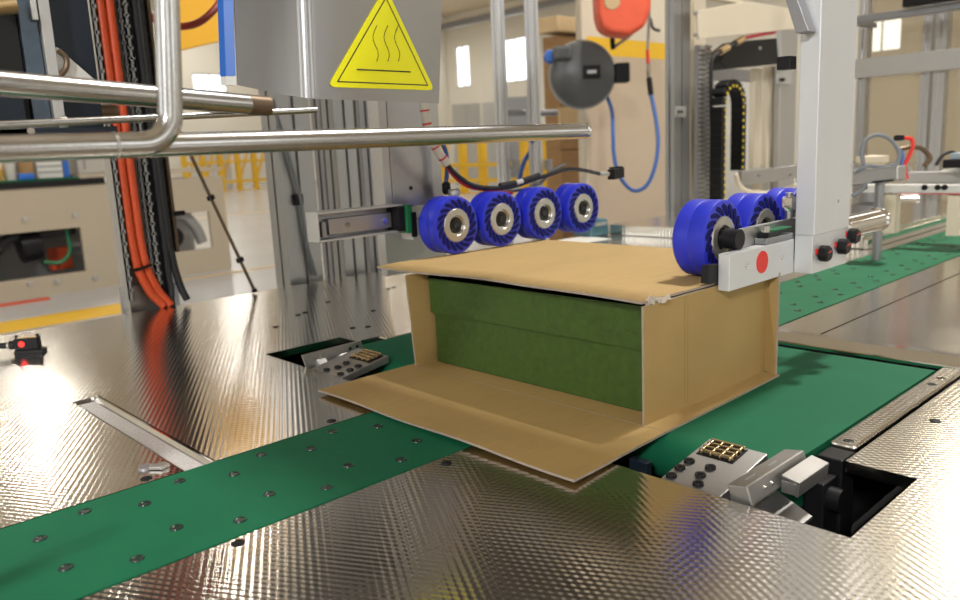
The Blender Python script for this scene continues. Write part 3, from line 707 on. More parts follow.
# the side face runs straight back from the corner until it reaches its rear edge
den = dr.x*depth.y-dr.y*depth.x; tt = (a.x*depth.y-a.y*depth.x)/den
l0 = CAM+dr*tt; LD = V((l0.x-a.x, l0.y-a.y, 0)).length
e2 = depth; ra = 0.016
c_in = a+e2*ra; c_out = a+e1*ra
ring = []
zl = lambda t: l0.z+(a.z-l0.z)*t
ring.append(V((l0.x, l0.y, zl(0))))
ring.append(V((a.x, a.y, 0))+e2*LD*0.3); ring[-1].z = zl(0.75)
for k in range(9):
    t = k/8; p = (1-t)**2*c_in+2*t*(1-t)*a+t*t*c_out
    ring.append(V((p.x, p.y, a.z+(zl(0.88)-a.z)*(1-t)**2)))
b2 = hp(452, -40)
ring.append(V((b.x, b.y, b.z)))
ring.append(V((b.x+depth.x*LD, b.y+depth.y*LD, l0.z)))
vs = ring; n = len(vs)
sl = {0: (237.5,-45)}
tops = [V((p.x, p.y, TOPZ)) for p in vs]
lean = e1*0.0
for i_ in range(n-2):
    w_ = 0.030*(1 if i_ < 2 else 0.75); tops[i_] = tops[i_]+e1*w_
tops[-2] = V((b2.x, b2.y, TOPZ)); tops[-1] = V((b2.x, b2.y, TOPZ))+depth*LD
hm = MB()
fs = [(i, (i+1) % n, n+(i+1) % n, n+i) for i in range(n)]
hm.add(vs+tops, fs, True); hm.add(vs, [tuple(range(n))]); hm.add(tops, [tuple(range(n))]); hm.build('shell', 'housing', ho, sharp=30)
D0 = (l0-CAM).dot(FWD); e0 = PD(226, 76, D0-0.004); l0 = l0-e1*0.0006; bl = [V((l0.x,l0.y,PD(237,76,D0).z)), V((e0.x,e0.y,e0.z)), V((e0.x,e0.y,TOPZ))+e1*0.030, V((l0.x,l0.y,TOPZ))+e1*0.030]
MB().prism(bl, depth*0.012).build('blue_edge', 'bluepaint', ho)
MB().prism([V((l0.x,l0.y,l0.z)), V((e0.x,e0.y,e0.z-0.012)), V((e0.x,e0.y,e0.z-0.0003)), V((l0.x,l0.y,bl[0].z-0.0003))], depth*0.012).build('white_corner', 'white', ho)
# triangular sign
ws = thing('heat_warning_sign', 'yellow triangular hot surface warning sign with three wavy lines', 'warning sign', hp(382, 60))
nn = -depth.normalized()
A, B, C_ = hp(327, 87), hp(434, 90.5), hp(385, -13)
cen = (A+B+C_)/3
def tri(sc, lift, th, name, material, par, rnd=0.07):
    P = [cen+(q-cen)*sc for q in (A, B, C_)]; out = []
    for i in range(3):
        p, a1, b1 = P[i], P[i-1], P[(i+1) % 3]
        s0, s1 = p+(a1-p)*rnd, p+(b1-p)*rnd
        for k in range(5): t = k/4; out.append((1-t)**2*s0+2*t*(1-t)*p+t*t*s1)
    out = [q+nn*lift for q in out]
    return MB().prism(out, nn*th).build(name, material, par)
tri(1.0, 0.0004, 0.001, 'sign_plate', 'yellow', ws)
P1 = [cen+(q-cen)*0.86+nn*0.0016 for q in (A, B, C_)]; P2 = [cen+(q-cen)*0.825+nn*0.0016 for q in (A, B, C_)]
MB().add(P1+P2, [(0,1,4,3),(1,2,5,4),(2,0,3,5)]).build('border_line', 'ink', ws)
for xs in (374.5, 385.5, 396):
    pts = [hp(xs+2.5*math.sin(2*math.pi*(k/18)*1.05+2.5)+0.5*k/18, 25.5+36*k/18)+nn*0.0014 for k in range(19)]
    MB().tube(pts, 0.0006, 6).build('heat_wave', 'ink', ws)
MB().tube([hp(356,69.5)+nn*0.0014, hp(409.5,72)+nn*0.0014], 0.0010, 6).build('surface_line', 'ink', ws)

# ================================================================== POSTS, DUCT AND CABINET BEHIND THE TABLE
PYD = 1.975
def post_at(name, label, x0, x1, yy, Yp, dpt, slots, material='post', z1=2.4, z0=FLOOR, mg=0.02):
    X0, X1 = PY(x0, yy, Yp).x, PY(x1, yy, Yp).x
    t = thing(name, label, 'post', ((X0+X1)/2, Yp+dpt/2, z0))
    profile_post(X0, X1, Yp, Yp+dpt, z0+0.012, z1, slots, 0.009, 0.008).build('extrusion', material, t, 0.0008)
    box(X0-mg, X1+mg, Yp-0.005, Yp+dpt+mg, z0, z0+0.0115).build('foot_plate', 'alu_dark', t)
    return t, X0, X1
pA, ax0, ax1 = post_at('slotted_post', 'wide slotted aluminium post with a black cable clip, behind the table edge', 283, 317, 200, PYD, 0.08, 1)
box(ax0+0.03, ax0+0.055, PYD-0.0155, PYD-0.0005, 0.215, 0.245).build('cable_clip', 'black', pA, 0.001)
MB().tube(smooth_path([(ax0-0.01,PYD-0.012,0.50),(ax0+0.02,PYD-0.013,0.36),(ax0+0.045,PYD-0.013,0.24),(ax0+0.055,PYD-0.012,0.10),(ax0+0.075,PYD-0.012,0.012)]), 0.006, 8).build('grey_cable', 'greycab', pA)
post_at('slotted_post', 'narrow dark slotted post between two pale posts behind the table', 327, 338, 200, PYD+0.10, 0.05, 1, 'alu_dark')
pB, _, _ = post_at('slotted_post', 'smooth bluish slotted post left of the gap with yellow behind it', 340, 360, 200, PYD, 0.06, 1)
post_at('slotted_post', 'slim dark steel post next to the carrier plate, right of the gap', 366, 377, 200, PYD+0.08, 0.05, 1, 'alu_dark')

# wiring duct with orange hoses
DY = 1.936
def dx(x, y=200, Y=DY): return PY(x, y, Y).x
du = thing('wiring_duct', 'tall open wiring duct with slotted side strips rising from the table edge', 'wiring duct', (dx(140), DY+0.02, -0.3))
box(dx(118), dx(170), DY+0.045, DY+0.05, -0.3, 1.6).build('back_plate', 'alu', du)
def comb(x0, x1, y, z0, z1, pitch, gap, material, name):
    gap *= 0.55; mb = MB(); k = 0; z = z0
    while z < z1:
        mb.box(x0, x1, y, y+0.004, z, min(z1, z+pitch-gap)); z += pitch
    mb.box(x0, x0+(x1-x0)*0.3, y, y+0.0041, z0, z1); mb.box(x1-(x1-x0)*0.3, x1, y, y+0.0041, z0, z1)
    return mb.build(name, material, du)
comb(dx(115.5), dx(121), DY-0.004, 0.03, 1.6, 0.028, 0.014, 'alu_light', 'slotted_strip')
box(dx(117), dx(119.6), DY+0.004, DY+0.006, 0.03, 1.6).build('strip_backing', 'void', du)
box(dx(115.5), dx(116.3), DY-0.004, DY+0.044, -0.25, 1.6).build('side_wall', 'alu', du)
comb(dx(142), dx(146), DY, 0.05, 1.6, 0.024, 0.011, 'alu_dark', 'slotted_strip')
comb(dx(147), dx(153), DY+0.003, 0.04, 1.6, 0.024, 0.010, 'greycov', 'slotted_strip')
comb(dx(165.5), dx(169), DY, 0.05, 1.6, 0.024, 0.012, 'black', 'slotted_strip')
box(dx(154), dx(165), DY+0.01, DY+0.044, -0.05, 1.6).build('black_cover', 'black', du, 0.004)
box(dx(128,315), dx(182,310), DY+0.036, DY+0.044, -0.28, 0.06).build('base_plate', 'alu', du)
for i, x in enumerate((126.5, 135.5)):
    h = tag(MB().tube(smooth_path([(dx(x)+0.055-0.004*i,DY-0.004,0.004),(dx(x)+0.025,DY+0.002,0.05),(dx(x)+0.004,DY+0.005,0.13),(dx(x),DY+0.006,0.30),(dx(x),DY+0.006,0.8),(dx(x),DY+0.006,1.6)]), 0.0102, 14).build('orange_hose', 'orange'),
        ['orange cable hose next to the pale slotted strip of the wiring duct', 'orange cable hose on the inner side, next to the grey slotted strip'][i], 'hose', 'orange hoses in the wiring duct')
tag(MB().tube([(dx(123),DY-0.010,0.102),(dx(131),DY-0.012,0.104),(dx(142),DY-0.010,0.110)], 0.0035, 8).build('cable_tie', 'black'), 'black cable tie around the two orange hoses', 'cable tie')
MB().tube(smooth_path([(dx(158),DY+0.012,-0.02),(dx(160),DY-0.005,0.05),(dx(160),DY+0.004,0.2),(dx(160),DY+0.004,1.6)]), 0.007, 10).build('black_cable', 'rubber', du)
MB().tube(smooth_path([(dx(164)+0.026,DY-0.004,0.010),(dx(164)+0.014,DY,0.05),(dx(164)+0.004,DY+0.004,0.13),(dx(164),DY+0.004,0.3),(dx(164),DY+0.004,1.6)]), 0.009, 10).build('black_cable', 'rubber', du)

# leaning rod with two clamps
lr = thing('leaning_rod', 'thin bronze rod with two black collars leaning on the table edge', 'rod', PY(255, 291, 1.91))
r0_, r1_ = PY(255, 290.5, 1.91), PY(178, 128, 1.93)
r0_.z = 0.004
MB().tube([r0_, r1_], 0.0042, 10).build('rod', 'rod', lr)
for t in (0.21, 0.595): MB().tube([r0_.lerp(r1_, t-0.012), r0_.lerp(r1_, t+0.012)], 0.010, 12).build('collar', 'black', lr)
MB().tube([r0_.lerp(r1_, t_) for t_ in (0.0, 0.02)], 0.007, 10).build('rod_tip', 'black', lr)
bx_ = PY(163, 190, 1.93)
hg = thing('hinge_clamp', 'small bronze upright with a black clamp lever right of the wiring duct', 'clamp', (dx(172), 1.945, 0.2))
box(dx(171.5), dx(174.5), 1.94, 1.97, 0.13, 0.9).build('upright', 'rod', hg, 0.001)
MB().tube([(dx(172),1.939,0.225),(dx(183),1.936,0.225)], 0.006, 10).build('lever', 'black', hg)

# dark machine head at the top left
CD = 1.15
mh = thing('dark_machine_head', 'dark navy machine cabinet with bright vertical strips left of the wiring duct', 'machine cabinet', PD(40, 80, CD))
YC = PD(60, 60, CD).y
cxa, cxb = PY(-90, 60, YC).x, PY(98, 60, YC).x
zb = PY(60, 138, YC).z
box(PY(55,60,YC).x, cxb, YC+0.01, YC+0.2, zb, 1.0).build('cabinet_panel', 'navy', mh, 0.002)
box(cxa, PY(22,60,YC).x, YC-0.0, YC+0.2, zb-0.005, 1.0).build('dark_recess', 'void', mh)
box(PY(24,60,YC).x, PY(42,60,YC).x, YC-0.006, YC+0.02, zb+0.02, 1.0).build('blue_steel_strip', mat('blue_steel', (0.09,0.12,0.16), 0.35, 0.6, 0.4, 25), mh, 0.001)
box(PY(43,60,YC).x, PY(54,60,YC).x, YC-0.015, YC+0.02, zb+0.02, 1.0).build('bright_rail', 'alu_light', mh, 0.001)
box(PY(35,60,YC).x, PY(41.5,60,YC).x, YC-0.016, YC-0.0065, PY(38,22,YC).z, 1.0).build('bright_rail', 'alu', mh, 0.001)
MB().prism([PY(57,47,YC-0.006),PY(57,78,YC-0.006),PY(95,80,YC-0.006)], (0,0.01,0)).build('white_gusset', 'white', mh)
MB().tube(smooth_path([PY(58,50,YC-0.012),PY(66,58,YC-0.012),PY(66,68,YC-0.012),PY(60,76,YC-0.012)]), 0.004, 8).build('brown_lead', 'rod', mh)
MB().tube([PY(-5,5,YC-0.03), PY(14,3,YC-0.03)], 0.014, 16).build('tan_fitting', 'brass', mh)
box(PY(-60,100,YC-0.03).x, PY(24,100,YC-0.03).x, YC-0.03, YC-0.001, zb-0.012, PY(10,90,YC-0.03).z).build('lower_panel', 'navy', mh, 0.002)
box(PY(-60,140,YC).x, PY(112,138,YC).x, YC-0.03, YC+0.02, PY(60,143,YC).z, PY(60,128,YC).z).build('sill_beam', 'navy', mh, 0.002)
MB().cyl(PY(31,131,YC-0.033), PY(31,131,YC-0.0305), 0.005, 12).build('sill_bolt', 'chrome', mh)
box(PY(66,100,YC).x, PY(128,110,YC).x, YC+0.03, YC+0.12, PY(90,116,YC).z, PY(90,103,YC).z).build('brown_cover', 'rod', mh, 0.006)
# yellow panel with dark red hose behind the bent tube
yp = thing('yellow_panel', 'orange-yellow machine panel behind the bent tube and blue-edged housing', 'panel', PD(200, 20, 3.2))
Yp = PD(200, 20, 3.2).y
MB().prism([PY(165,-60,Yp),PY(226,-60,Yp),PY(226,40,Yp),PY(180,51,Yp),PY(165,51,Yp)], (0,0.05,0)).build('panel_sheet', mat('machine_yellow', (0.80,0.42,0.03), 0.45, 0, 0.05, 3), yp, 0.004)
box(PY(150,60,Yp).x, PY(157,60,Yp).x, Yp+0.06, Yp+0.14, FLOOR, 1.6).build('support_post', 'alu_dark', yp)
tag(MB().tube(smooth_path([PD(136,-20,2.2),PD(138,0,2.2),PD(150,16,2.2),PD(172,26,2.25),PD(195,24,2.3),PD(212,12,2.35),PD(224,-6,2.4),PD(228,-25,2.4)]), 0.0105, 12).build('red_hose', mat('brick_red_hose', (0.34,0.035,0.02), 0.5)), 'sagging dark red hose loop in front of the orange-yellow panel', 'hose')

# sensor on the table at the left
q = Pz(31, 353, 0)
se = thing('optical_sensor', 'small black optical sensor with a glowing red light on the table', 'sensor', (q.x, q.y, 0))
d1 = V((0.83,-0.56,0)).normalized()*0.78; d2 = V((0.56,0.83,0)).normalized()*0.78
c = V((q.x, q.y, 0))
MB().obox(c+V((0,0,0.004)), d1*0.033, d2*0.016, V((0,0,0.004))).build('sensor_base', 'black', se, 0.001)
MB().obox(c+V((0,0,0.020))-d1*0.004, d1*0.028, d2*0.012, V((0,0,0.0118))).build('sensor_body', 'black', se, 0.002)
MB().lathe([(0,-0.0015),(0.0052,-0.0012),(0.0055,0.0)], c+V((0,0,0.0205))-d1*0.014-d2*0.0125, d2, 18).build('red_light', 'redled', se)
MB().obox(c+V((0,0,0.0325))-d1*0.002, d1*0.022, d2*0.009, V((0,0,0.0007))).build('top_label', 'brass', se)
for k in (-1, 1): MB().cyl(c+d1*0.024*k+V((0,0,0.032))-d1*0.004, c+d1*0.024*k+V((0,0,0.037))-d1*0.004, 0.003, 10).build('top_screw', 'black', se)
MB().cyl(c-d1*0.033+V((0,0,0.018)), c-d1*0.045+V((0,0,0.018)), 0.009, 14).build('cable_gland', 'black', se)
MB().tube([c-d1*0.045+V((0,0,0.018)), c-d1*0.052+V((0,0,0.018))], 0.005, 12).build('ferrule', 'chrome', se)
MB().tube(smooth_path([c-d1*0.052+V((0,0,0.018)), c-d1*0.075+V((0,0,0.018)), c-d1*0.10+V((0,0,0.012)), c-d1*0.16+V((0,0,0.006))]), 0.006, 10).build('cable', 'black', se)

# ================================================================== LEFT BACKGROUND
BY = 8.3
def bxx(x, y=240): return PY(x, y, BY).x
bm_ = thing('beige_machine', 'long beige machine with rectangular openings behind the wiring duct', 'machine', (2.5, BY+0.5, FLOOR))
zt_, zbt = PY(110, 183, BY).z, PY(110, 291, BY).z
x0m, x1m = bxx(-160), bxx(229)
o1 = (bxx(-10), bxx(82), PY(40,277,BY).z, PY(40,231,BY).z); o2 = (bxx(178), bxx(212), PY(195,250,BY).z, PY(195,212,BY).z)
us = sorted({x0m, x1m, *o1[:2], *o2[:2]}); zs = sorted({zbt, zt_, *o1[2:], *o2[2:]}); mb = MB()
for i in range(len(us)-1):
    for j in range(len(zs)-1):
        um, zm = (us[i]+us[i+1])/2, (zs[j]+zs[j+1])/2
        if any(a_[0] < um < a_[1] and a_[2] < zm < a_[3] for a_ in (o1, o2)): continue
        mb.box(us[i], us[i+1], BY, BY+0.04, zs[j], zs[j+1])
mb.build('front_panel', 'beige', bm_)
box(x0m, x1m, BY+0.9, BY+0.94, zbt, zt_-0.01).build('rear_panel', 'greycov', bm_)
box(x0m, bxx(112), BY-0.02, BY+0.94, zt_+0.001, zt_+0.06).build('belt_edge', 'black', bm_)
box(x0m, bxx(88), BY-0.01, BY+0.9, zt_+0.061, zt_+0.075).build('belt_top', 'belt', bm_)
box(bxx(88), x1m, BY, BY+0.94, zt_+0.061, zt_+0.10).build('top_ledge', 'beige', bm_)
MB().cyl((bxx(25),BY+0.25,o1[2]+0.28),(bxx(45),BY+0.25,o1[2]+0.30),0.16,20).build('drive_drum', 'black', bm_)
MB().tube(smooth_path([(o1[0],BY+0.2,o1[3]-0.25),(bxx(15),BY+0.2,o1[3]-0.06),(bxx(50),BY+0.2,o1[3]-0.04),(o1[1],BY+0.2,o1[3]-0.03)]), 0.05, 10).build('black_belt', 'rubber', bm_)
MB().tube(smooth_path([(bxx(45),BY+0.15,o1[2]+0.12),(bxx(62),BY+0.15,o1[2]+0.10),(bxx(73),BY+0.15,o1[2]+0.2),(bxx(73),BY+0.15,o1[3])]), 0.02, 8).build('green_hose', 'greencab', bm_)
box(bxx(60), bxx(82), BY+0.4, BY+0.5, o1[2], o1[2]+0.22).build('red_valve', 'orange', bm_)
MB().tube(smooth_path([(bxx(178),BY+0.2,o2[3]-0.05),(bxx(192),BY+0.15,o2[3]-0.04),(bxx(203),BY+0.15,o2[3]-0.18),(bxx(208),BY+0.15,o2[2]+0.06)]), 0.06, 12).build('grey_hose', 'greycov', bm_)
MB().cyl((bxx(178),BY+0.1,o2[2]+0.15),(bxx(178),BY+0.3,o2[2]+0.15),0.11,18).build('hose_drum', 'black', bm_)
for x, y in ((25,219),(75,215),(30,283),(57,281),(95,278),(205,186)):
    p = PY(x, y, BY); MB().cyl((p.x,BY,p.z),(p.x,BY-0.02,p.z),0.025,12).build('bolt', 'alu_light', bm_)
for x in (-100, 50, 215): box(bxx(x)-0.08, bxx(x)+0.08, BY+0.1, BY+0.3, FLOOR, zbt-0.001).build('foot', 'alu_dark', bm_)
MB().box(bxx(-60), bxx(34), BY-0.25, BY-0.15, PY(10,313,BY-0.2).z, PY(10,303,BY-0.2).z).build('orange_skid', 'orange', bm_)
for x in (-50, 30): box(bxx(x)-0.03, bxx(x)+0.03, BY-0.25, BY-0.15, FLOOR, PY(10,313,BY-0.2).z-0.001).build('skid_leg', 'orange', bm_)
zt2 = zt_+0.0765
wbx = thing('white_carton', 'ribbed white carton standing on the beige machine next to a blue strip', 'box', (bxx(55), BY+0.3, zt2))
box(bxx(43,178), bxx(69,178), BY+0.15, BY+0.45, zt2, zt2+0.40).build('carton_body', 'white', wbx, 0.01)
for k in range(6): box(bxx(43,178), bxx(69,178), BY+0.145, BY+0.1495, zt2+0.05+0.055*k, zt2+0.068+0.055*k).build('rib', 'greycov', wbx)
tag(box(bxx(70,178), bxx(75.5,178), BY+0.15, BY+0.2, zt2, zt2+0.6).build('blue_strip', 'bluepaint', bevel=0.004), 'upright blue strip standing on the beige machine', 'strip')
gcb = thing('grey_cabinet', 'plain taupe cabinet standing on the beige machine left of the wiring duct', 'cabinet', (bxx(97), BY+0.5, zt_+0.1))
box(bxx(89,178), bxx(118,178), BY+0.3, BY+0.7, zt_+0.1005, zt_+0.95).build('cabinet_body', 'walld', gcb, 0.01)
box(bxx(96,178), bxx(97,178), BY+0.29, BY+0.2995, zt_+0.15, zt_+0.9).build('door_seam', 'alu_dark', gcb)
for i, (x, h, r, mt, lb) in enumerate(((-6,0.34,0.10,'woodlight','tan sack with a rounded top on the beige machine'),(7,0.17,0.05,'barrier','small bright yellow bag in front of the tan sack'),(34,0.30,0.065,'wood','brown sack next to the ribbed white carton'),(22,0.44,0.07,'white','pale padded sack at the back of the beige machine belt'))):
    ss = thing('packed_sack', lb, 'sack', (bxx(x,180), BY+0.2+0.14*(i % 2), zt2), 'sacks on the beige machine')
    b_ = BASE[ss.name]; MB().lathe([(0,0),(r*0.9,0),(r,0.05),(r*0.98,h*0.5),(r*0.7,h*0.85),(r*0.25,h),(0,h)], b_, (0,0,1), 14).build('sack_body', mt, ss)
    MB().lathe([(r*0.27,h*0.93),(r*0.33,h*0.96),(r*0.27,h*0.99)], b_, (0,0,1), 12).build('sack_tie', 'rubber', ss)
tag(box(bxx(22,192), bxx(38,192), BY+0.02, BY+0.1, zt2, zt2+0.06).build('blue_tray', 'bluepaint', bevel=0.01), 'small dark blue tray lying on the edge of the beige machine', 'tray')

# floor markings
fy = Pz(0, 326, FLOOR).y
tag(box(-3, 2.5, fy-0.35, fy+0.15, FLOOR+0.0005, FLOOR+0.003).build('floor_marking', 'barrier'), 'broad yellow line painted on the floor below the beige machine', 'floor marking')
p = Pz(250, 270, FLOOR); tag(box(3.0, 9.0, p.y-0.05, p.y+0.05, FLOOR+0.0005, FLOOR+0.003).build('floor_marking', 'woodlight'), 'thin faded yellow line on the grey floor past the leaning rod', 'floor marking')
p = Pz(250, 213, FLOOR); tag(box(4.0, 14.0, p.y-0.08, p.y+0.08, FLOOR+0.0005, FLOOR+0.003).build('floor_marking', 'woodlight'), 'distant thin yellow floor line in front of the yellow barrier', 'floor marking')

# yellow safety barriers
def barrier(label, x0, x1, Yb, h, nposts, rails, brace=None, axis='y'):
    t = thing('safety_barrier', label, 'barrier', ((x0+x1)/2, Yb, FLOOR), 'yellow safety barriers in the hall')
    def bx3(a0, a1, d0, d1, z0, z1): return box(a0, a1, Yb+d0, Yb+d1, z0, z1) if axis == 'y' else box(Yb+d0, Yb+d1, a0, a1, z0, z1)
    for k in range(nposts):
        x = x0+(x1-x0)*k/(nposts-1); p_ = bx3(x-0.085, x+0.085, -0.1, 0.1, FLOOR+0.021, FLOOR+h).build('post', 'barrier', t, 0.01)
        bx3(x-0.25, x+0.25, -0.2, 0.2, FLOOR, FLOOR+0.02).build('post_foot', 'barrier', p_)
    for z in rails: bx3(x0, x1, -0.15, -0.101, FLOOR+z-0.05, FLOOR+z+0.05).build('rail', 'barrier', t)
    if brace:
        for k in range(nposts-1):
            a0, a1 = x0+(x1-x0)*k/(nposts-1), x0+(x1-x0)*(k+1)/(nposts-1)
            MB().tube([(a0,Yb+0.05,FLOOR+0.2),(a1,Yb+0.05,FLOOR+h-0.1)] if axis == 'y' else [(Yb+0.05,a0,FLOOR+0.2),(Yb+0.05,a1,FLOOR+h-0.1)], 0.05, 6).build('brace', 'barrier', t)
    return t
Y1 = Pz(225, 191, FLOOR).y
Y1 = min(Y1, 29.0)
barrier('yellow safety barrier with diagonal braces in the distance behind the leaning rod', PY(186,180,Y1).x, PY(272,180,Y1).x, Y1, 2.1, 6, (0.35, 1.1, 2.0), True)
X1 = 14.5
ya, yb_ = PX(445,170,X1).y, PX(548,170,X1).y
barrier('yellow safety barrier in the distance behind the two slim posts', yb_, ya, X1, 1.35, 6, (0.35, 0.75), None, 'x')
barrier('distant yellow barrier seen through the gap between the slotted posts', PY(352,180,24.0).x, PY(368,180,24.0).x+0.6, 24.0, 2.2, 2, (0.4, 1.2, 2.1))

# ================================================================== MIDDLE BACKGROUND
# crane rail under the roof
cz = PX(500, 14, 24.0).z
crn = thing('crane_rail', 'grey crane rail running along the far wall high above the cabinets', 'crane rail', (24.0, 20, cz))
box(24.0, 24.3, 2.0, 33.5, cz-0.12, cz+0.12).build('rail_beam', 'alu_dark', crn)
box(23.9, 24.4, 2.0, 33.5, cz+0.1205, cz+0.2).build('rail_flange', 'cream', crn)
for y_ in (6.0, 15.0, 24.0, 32.0): box(24.1, 24.2, y_, y_+0.1, cz+0.2005, CEIL).build('hanger', 'alu_dark', crn)
# grey cabinets against the far wall
def cab(x0, x1, ytop, D, label, mt, base=FLOOR):
    a_, b_ = PD(x0, ytop, D), PD(x1, ytop, D)
    t = thing('storage_cabinet', label, 'cabinet', ((a_.x+b_.x)/2, (a_.y+b_.y)/2, base))
    d = V((b_.x-a_.x, b_.y-a_.y, 0)); L = d.length; d.normalize(); n_ = V((-d.y, d.x, 0)); c = V(((a_.x+b_.x)/2, (a_.y+b_.y)/2, (base+a_.z)/2))
    MB().obox(c, d*L/2, n_*0.4, V((0,0,(a_.z-base)/2))).build('cabinet_body', mt, t, 0.01)
    for k in (-1, 1): MB().obox(c+d*L*0.25*k-n_*0.41, d*(L*0.235), n_*0.008, V((0,0,(a_.z-base)/2-0.06))).build('door', mt, t)
    return t
cab(452, 480, 105, 27.0, 'grey storage cabinet behind the yellow barrier left of the slim posts', 'walld')
cab(481.5, 496, 103, 29.0, 'pale ribbed storage cabinet behind the yellow barrier', 'white')
cab(507, 530, 98, 28.0, 'dark grey storage cabinet between the two slim posts', 'alu_dark')
cab(190, 225, 140, 32.5, 'low pale storage cabinet far behind the yellow braced barrier', 'white')
# two slim posts with cross clamps
for i, (x, lb) in enumerate(((501, 'slim aluminium post nearer the warning housing, blurred in the background'), (534, 'slim aluminium post just left of the dark hose reel'))):
    D = 3.7; p = PD(x, 100, D)
    t = thing('slim_post', lb, 'post', (p.x, p.y, FLOOR), 'slim posts left of the hose reel')
    profile_post(p.x-0.0225, p.x+0.0225, p.y-0.0225, p.y+0.0225, FLOOR+0.0105, 3.0, 1).build('extrusion', 'column', t)
    box(p.x-0.05, p.x+0.05, p.y-0.05, p.y+0.05, FLOOR, FLOOR+0.01).build('foot_plate', 'alu_dark', t)
    z = PD(x, 113, D).z; MB().cyl((p.x+0.0228,p.y-0.01,z), (p.x+0.12,p.y-0.03,z), 0.016, 12).build('clamp_handle', 'alu_dark', t)
    z = PD(x, 171, D).z; MB().lathe([(0,0),(0.02,0),(0.02,0.05),(0,0.05)], (p.x+0.035,p.y-0.045,z), (0,0,1), 12).build('grey_knob', 'greycov', t)
tag(MB().tube(smooth_path([PD(533,138,3.68),PD(530,152,3.9),PD(525,160,3.9),PD(521,172,3.9),PD(519,186,3.9)]), 0.012, 8).build('hanging_cable', 'bluecab'), 'short blue-grey cable hanging between the two slim posts', 'cable')
# beige board and its yellow band
BDY = PD(625, 120, 5.8).y
bd_ = thing('beige_board', 'large beige partition board with a yellow band behind the hose reel', 'partition', (PY(625,120,BDY).x, BDY, FLOOR))
xl, xr = PY(587,120,BDY).x, PY(705,120,BDY).x
zl_, zm_, zh_ = PY(640,58,BDY).z, PY(640,41,BDY).z, 2.6
box(xl, xr, BDY, BDY+0.03, FLOOR, zl_).build('lower_sheet', 'board', bd_)
box(xl, xr, BDY, BDY+0.03, zl_+0.0005, zm_).build('yellow_band', 'barrier', bd_)
box(xl, xr, BDY, BDY+0.03, zm_+0.0005, zh_).build('upper_sheet', 'cream', bd_)
MB().box(xl-0.05, xl-0.001, BDY-0.01, BDY+0.04, FLOOR, zh_).build('edge_post', 'cream', bd_)
# hose reel
rp = PD(582, 75, 5.05); RYR = rp.y
hr = thing('hose_reel', 'round smoked plastic hose reel on a black bracket in front of the beige board', 'hose reel', rp)
vd = V((FWD.x, FWD.y, 0)).normalized(); sd_ = V((vd.y, -vd.x, 0))
MB().lathe([(0,-0.075),(0.17,-0.07),(0.198,-0.055),(0.205,-0.04),(0.205,0.05),(0.19,0.08),(0,0.09)], rp, vd, 40).build('drum_case', 'smoke', hr)
MB().lathe([(0.206,-0.02),(0.214,-0.012),(0.214,0.012),(0.206,0.02)], rp, vd, 40).build('case_rim', 'greycov', hr)
lp = MB().obox(rp-vd*0.08+sd_*0.05+V((0,0,0.01)), sd_*0.055, vd*0.006, V((0,0,0.04))).build('label_plate', 'black', hr, 0.004)
MB().obox(rp-vd*0.087+sd_*0.05+V((0,0,0.01)), sd_*0.028, vd*0.001, V((0,0,0.010))).build('label_mark', 'alu', lp)
MB().obox(rp+sd_*0.25, sd_*0.045, vd*0.06, V((0,0,0.06))).build('wall_bracket', 'black', hr, 0.01)
MB().obox(rp+sd_*0.27+V((0,0,0))+vd*0.10, sd_*0.02, vd*0.04, V((0,0,0.03))).build('bracket_arm', 'black', hr)
MB().obox(rp-sd_*0.13-vd*0.05+V((0,0,0.13)), sd_*0.06, vd*0.05, V((0,0,0.045))).build('outlet_block', 'smoke', hr, 0.02)
MB().lathe([(0,-0.05),(0.03,-0.05),(0.045,0),(0.03,0.05),(0,0.05)], rp-sd_*0.20+V((0,0,0.12)), vd, 14).build('blue_stopper', 'bluepaint', hr)
tag(MB().tube(smooth_path([PD(607,96,5.15),PD(612,112,5.15),PD(613,135,5.1),PD(614,155,5.1),PD(619,175,5.1),PD(632,190,5.1),PD(645,187,5.1),PD(654,170,5.1),PD(658,145,5.1),PD(656,120,5.1),PD(651,95,5.1)]), 0.0125, 10).build('blue_air_hose', 'bluecab'), 'blue air hose hanging in a loop from the reel', 'hose')
cp = thing('hose_coupling', 'metal and black hose coupling hanging at the end of the blue hose', 'coupling', PD(649, 70, 5.1))
MB().tube([PD(651,95,5.1), PD(649,78,5.1)], 0.018, 12).build('grip', 'black', cp)
MB().tube([PD(649,77.5,5.1), PD(648,64,5.1)], 0.014, 12).build('nipple', 'chrome', cp)
MB().tube([PD(648,63.5,5.1), PD(647.5,50,5.1)], 0.011, 12).build('red_sleeve', 'redcab', cp)
MB().tube([PD(647.5,49.5,5.1), PD(649,20,5.1), PD(650,-20,5.1)], 0.009, 10).build('supply_pipe', 'alu_dark', cp)
# orange cover
oc = thing('orange_cover', 'orange plastic cover with a round pale opening above the hose reel', 'cover', PD(622, 15, 4.9))
P_ = [PD(x, y, 4.8) for x, y in ((596,-30),(654,-30),(651,10),(646,26),(630,35),(612,33),(602,28),(598,14))]
MB().prism(P_, vd*0.22).build('cover_shell', 'orangebag', oc, 0.03, 3)
MB().lathe([(0,-0.012),(0.044,-0.012),(0.05,-0.002)], PD(612,2,4.8), vd, 24).build('round_opening', 'woodlight', oc)
MB().tube([PD(612,34,5.1), PD(613,49,5.15)], 0.016, 8).build('stay', 'black', oc)
MB().tube([PD(632,34,5.1), PD(613,48,5.15)], 0.010, 8).build('stay', 'alu_dark', oc)
MB().tube(smooth_path([PD(650,18,5.15),PD(653,28,5.15),PD(660,31,5.15)]), 0.010, 8).build('black_lead', 'rubber', oc)
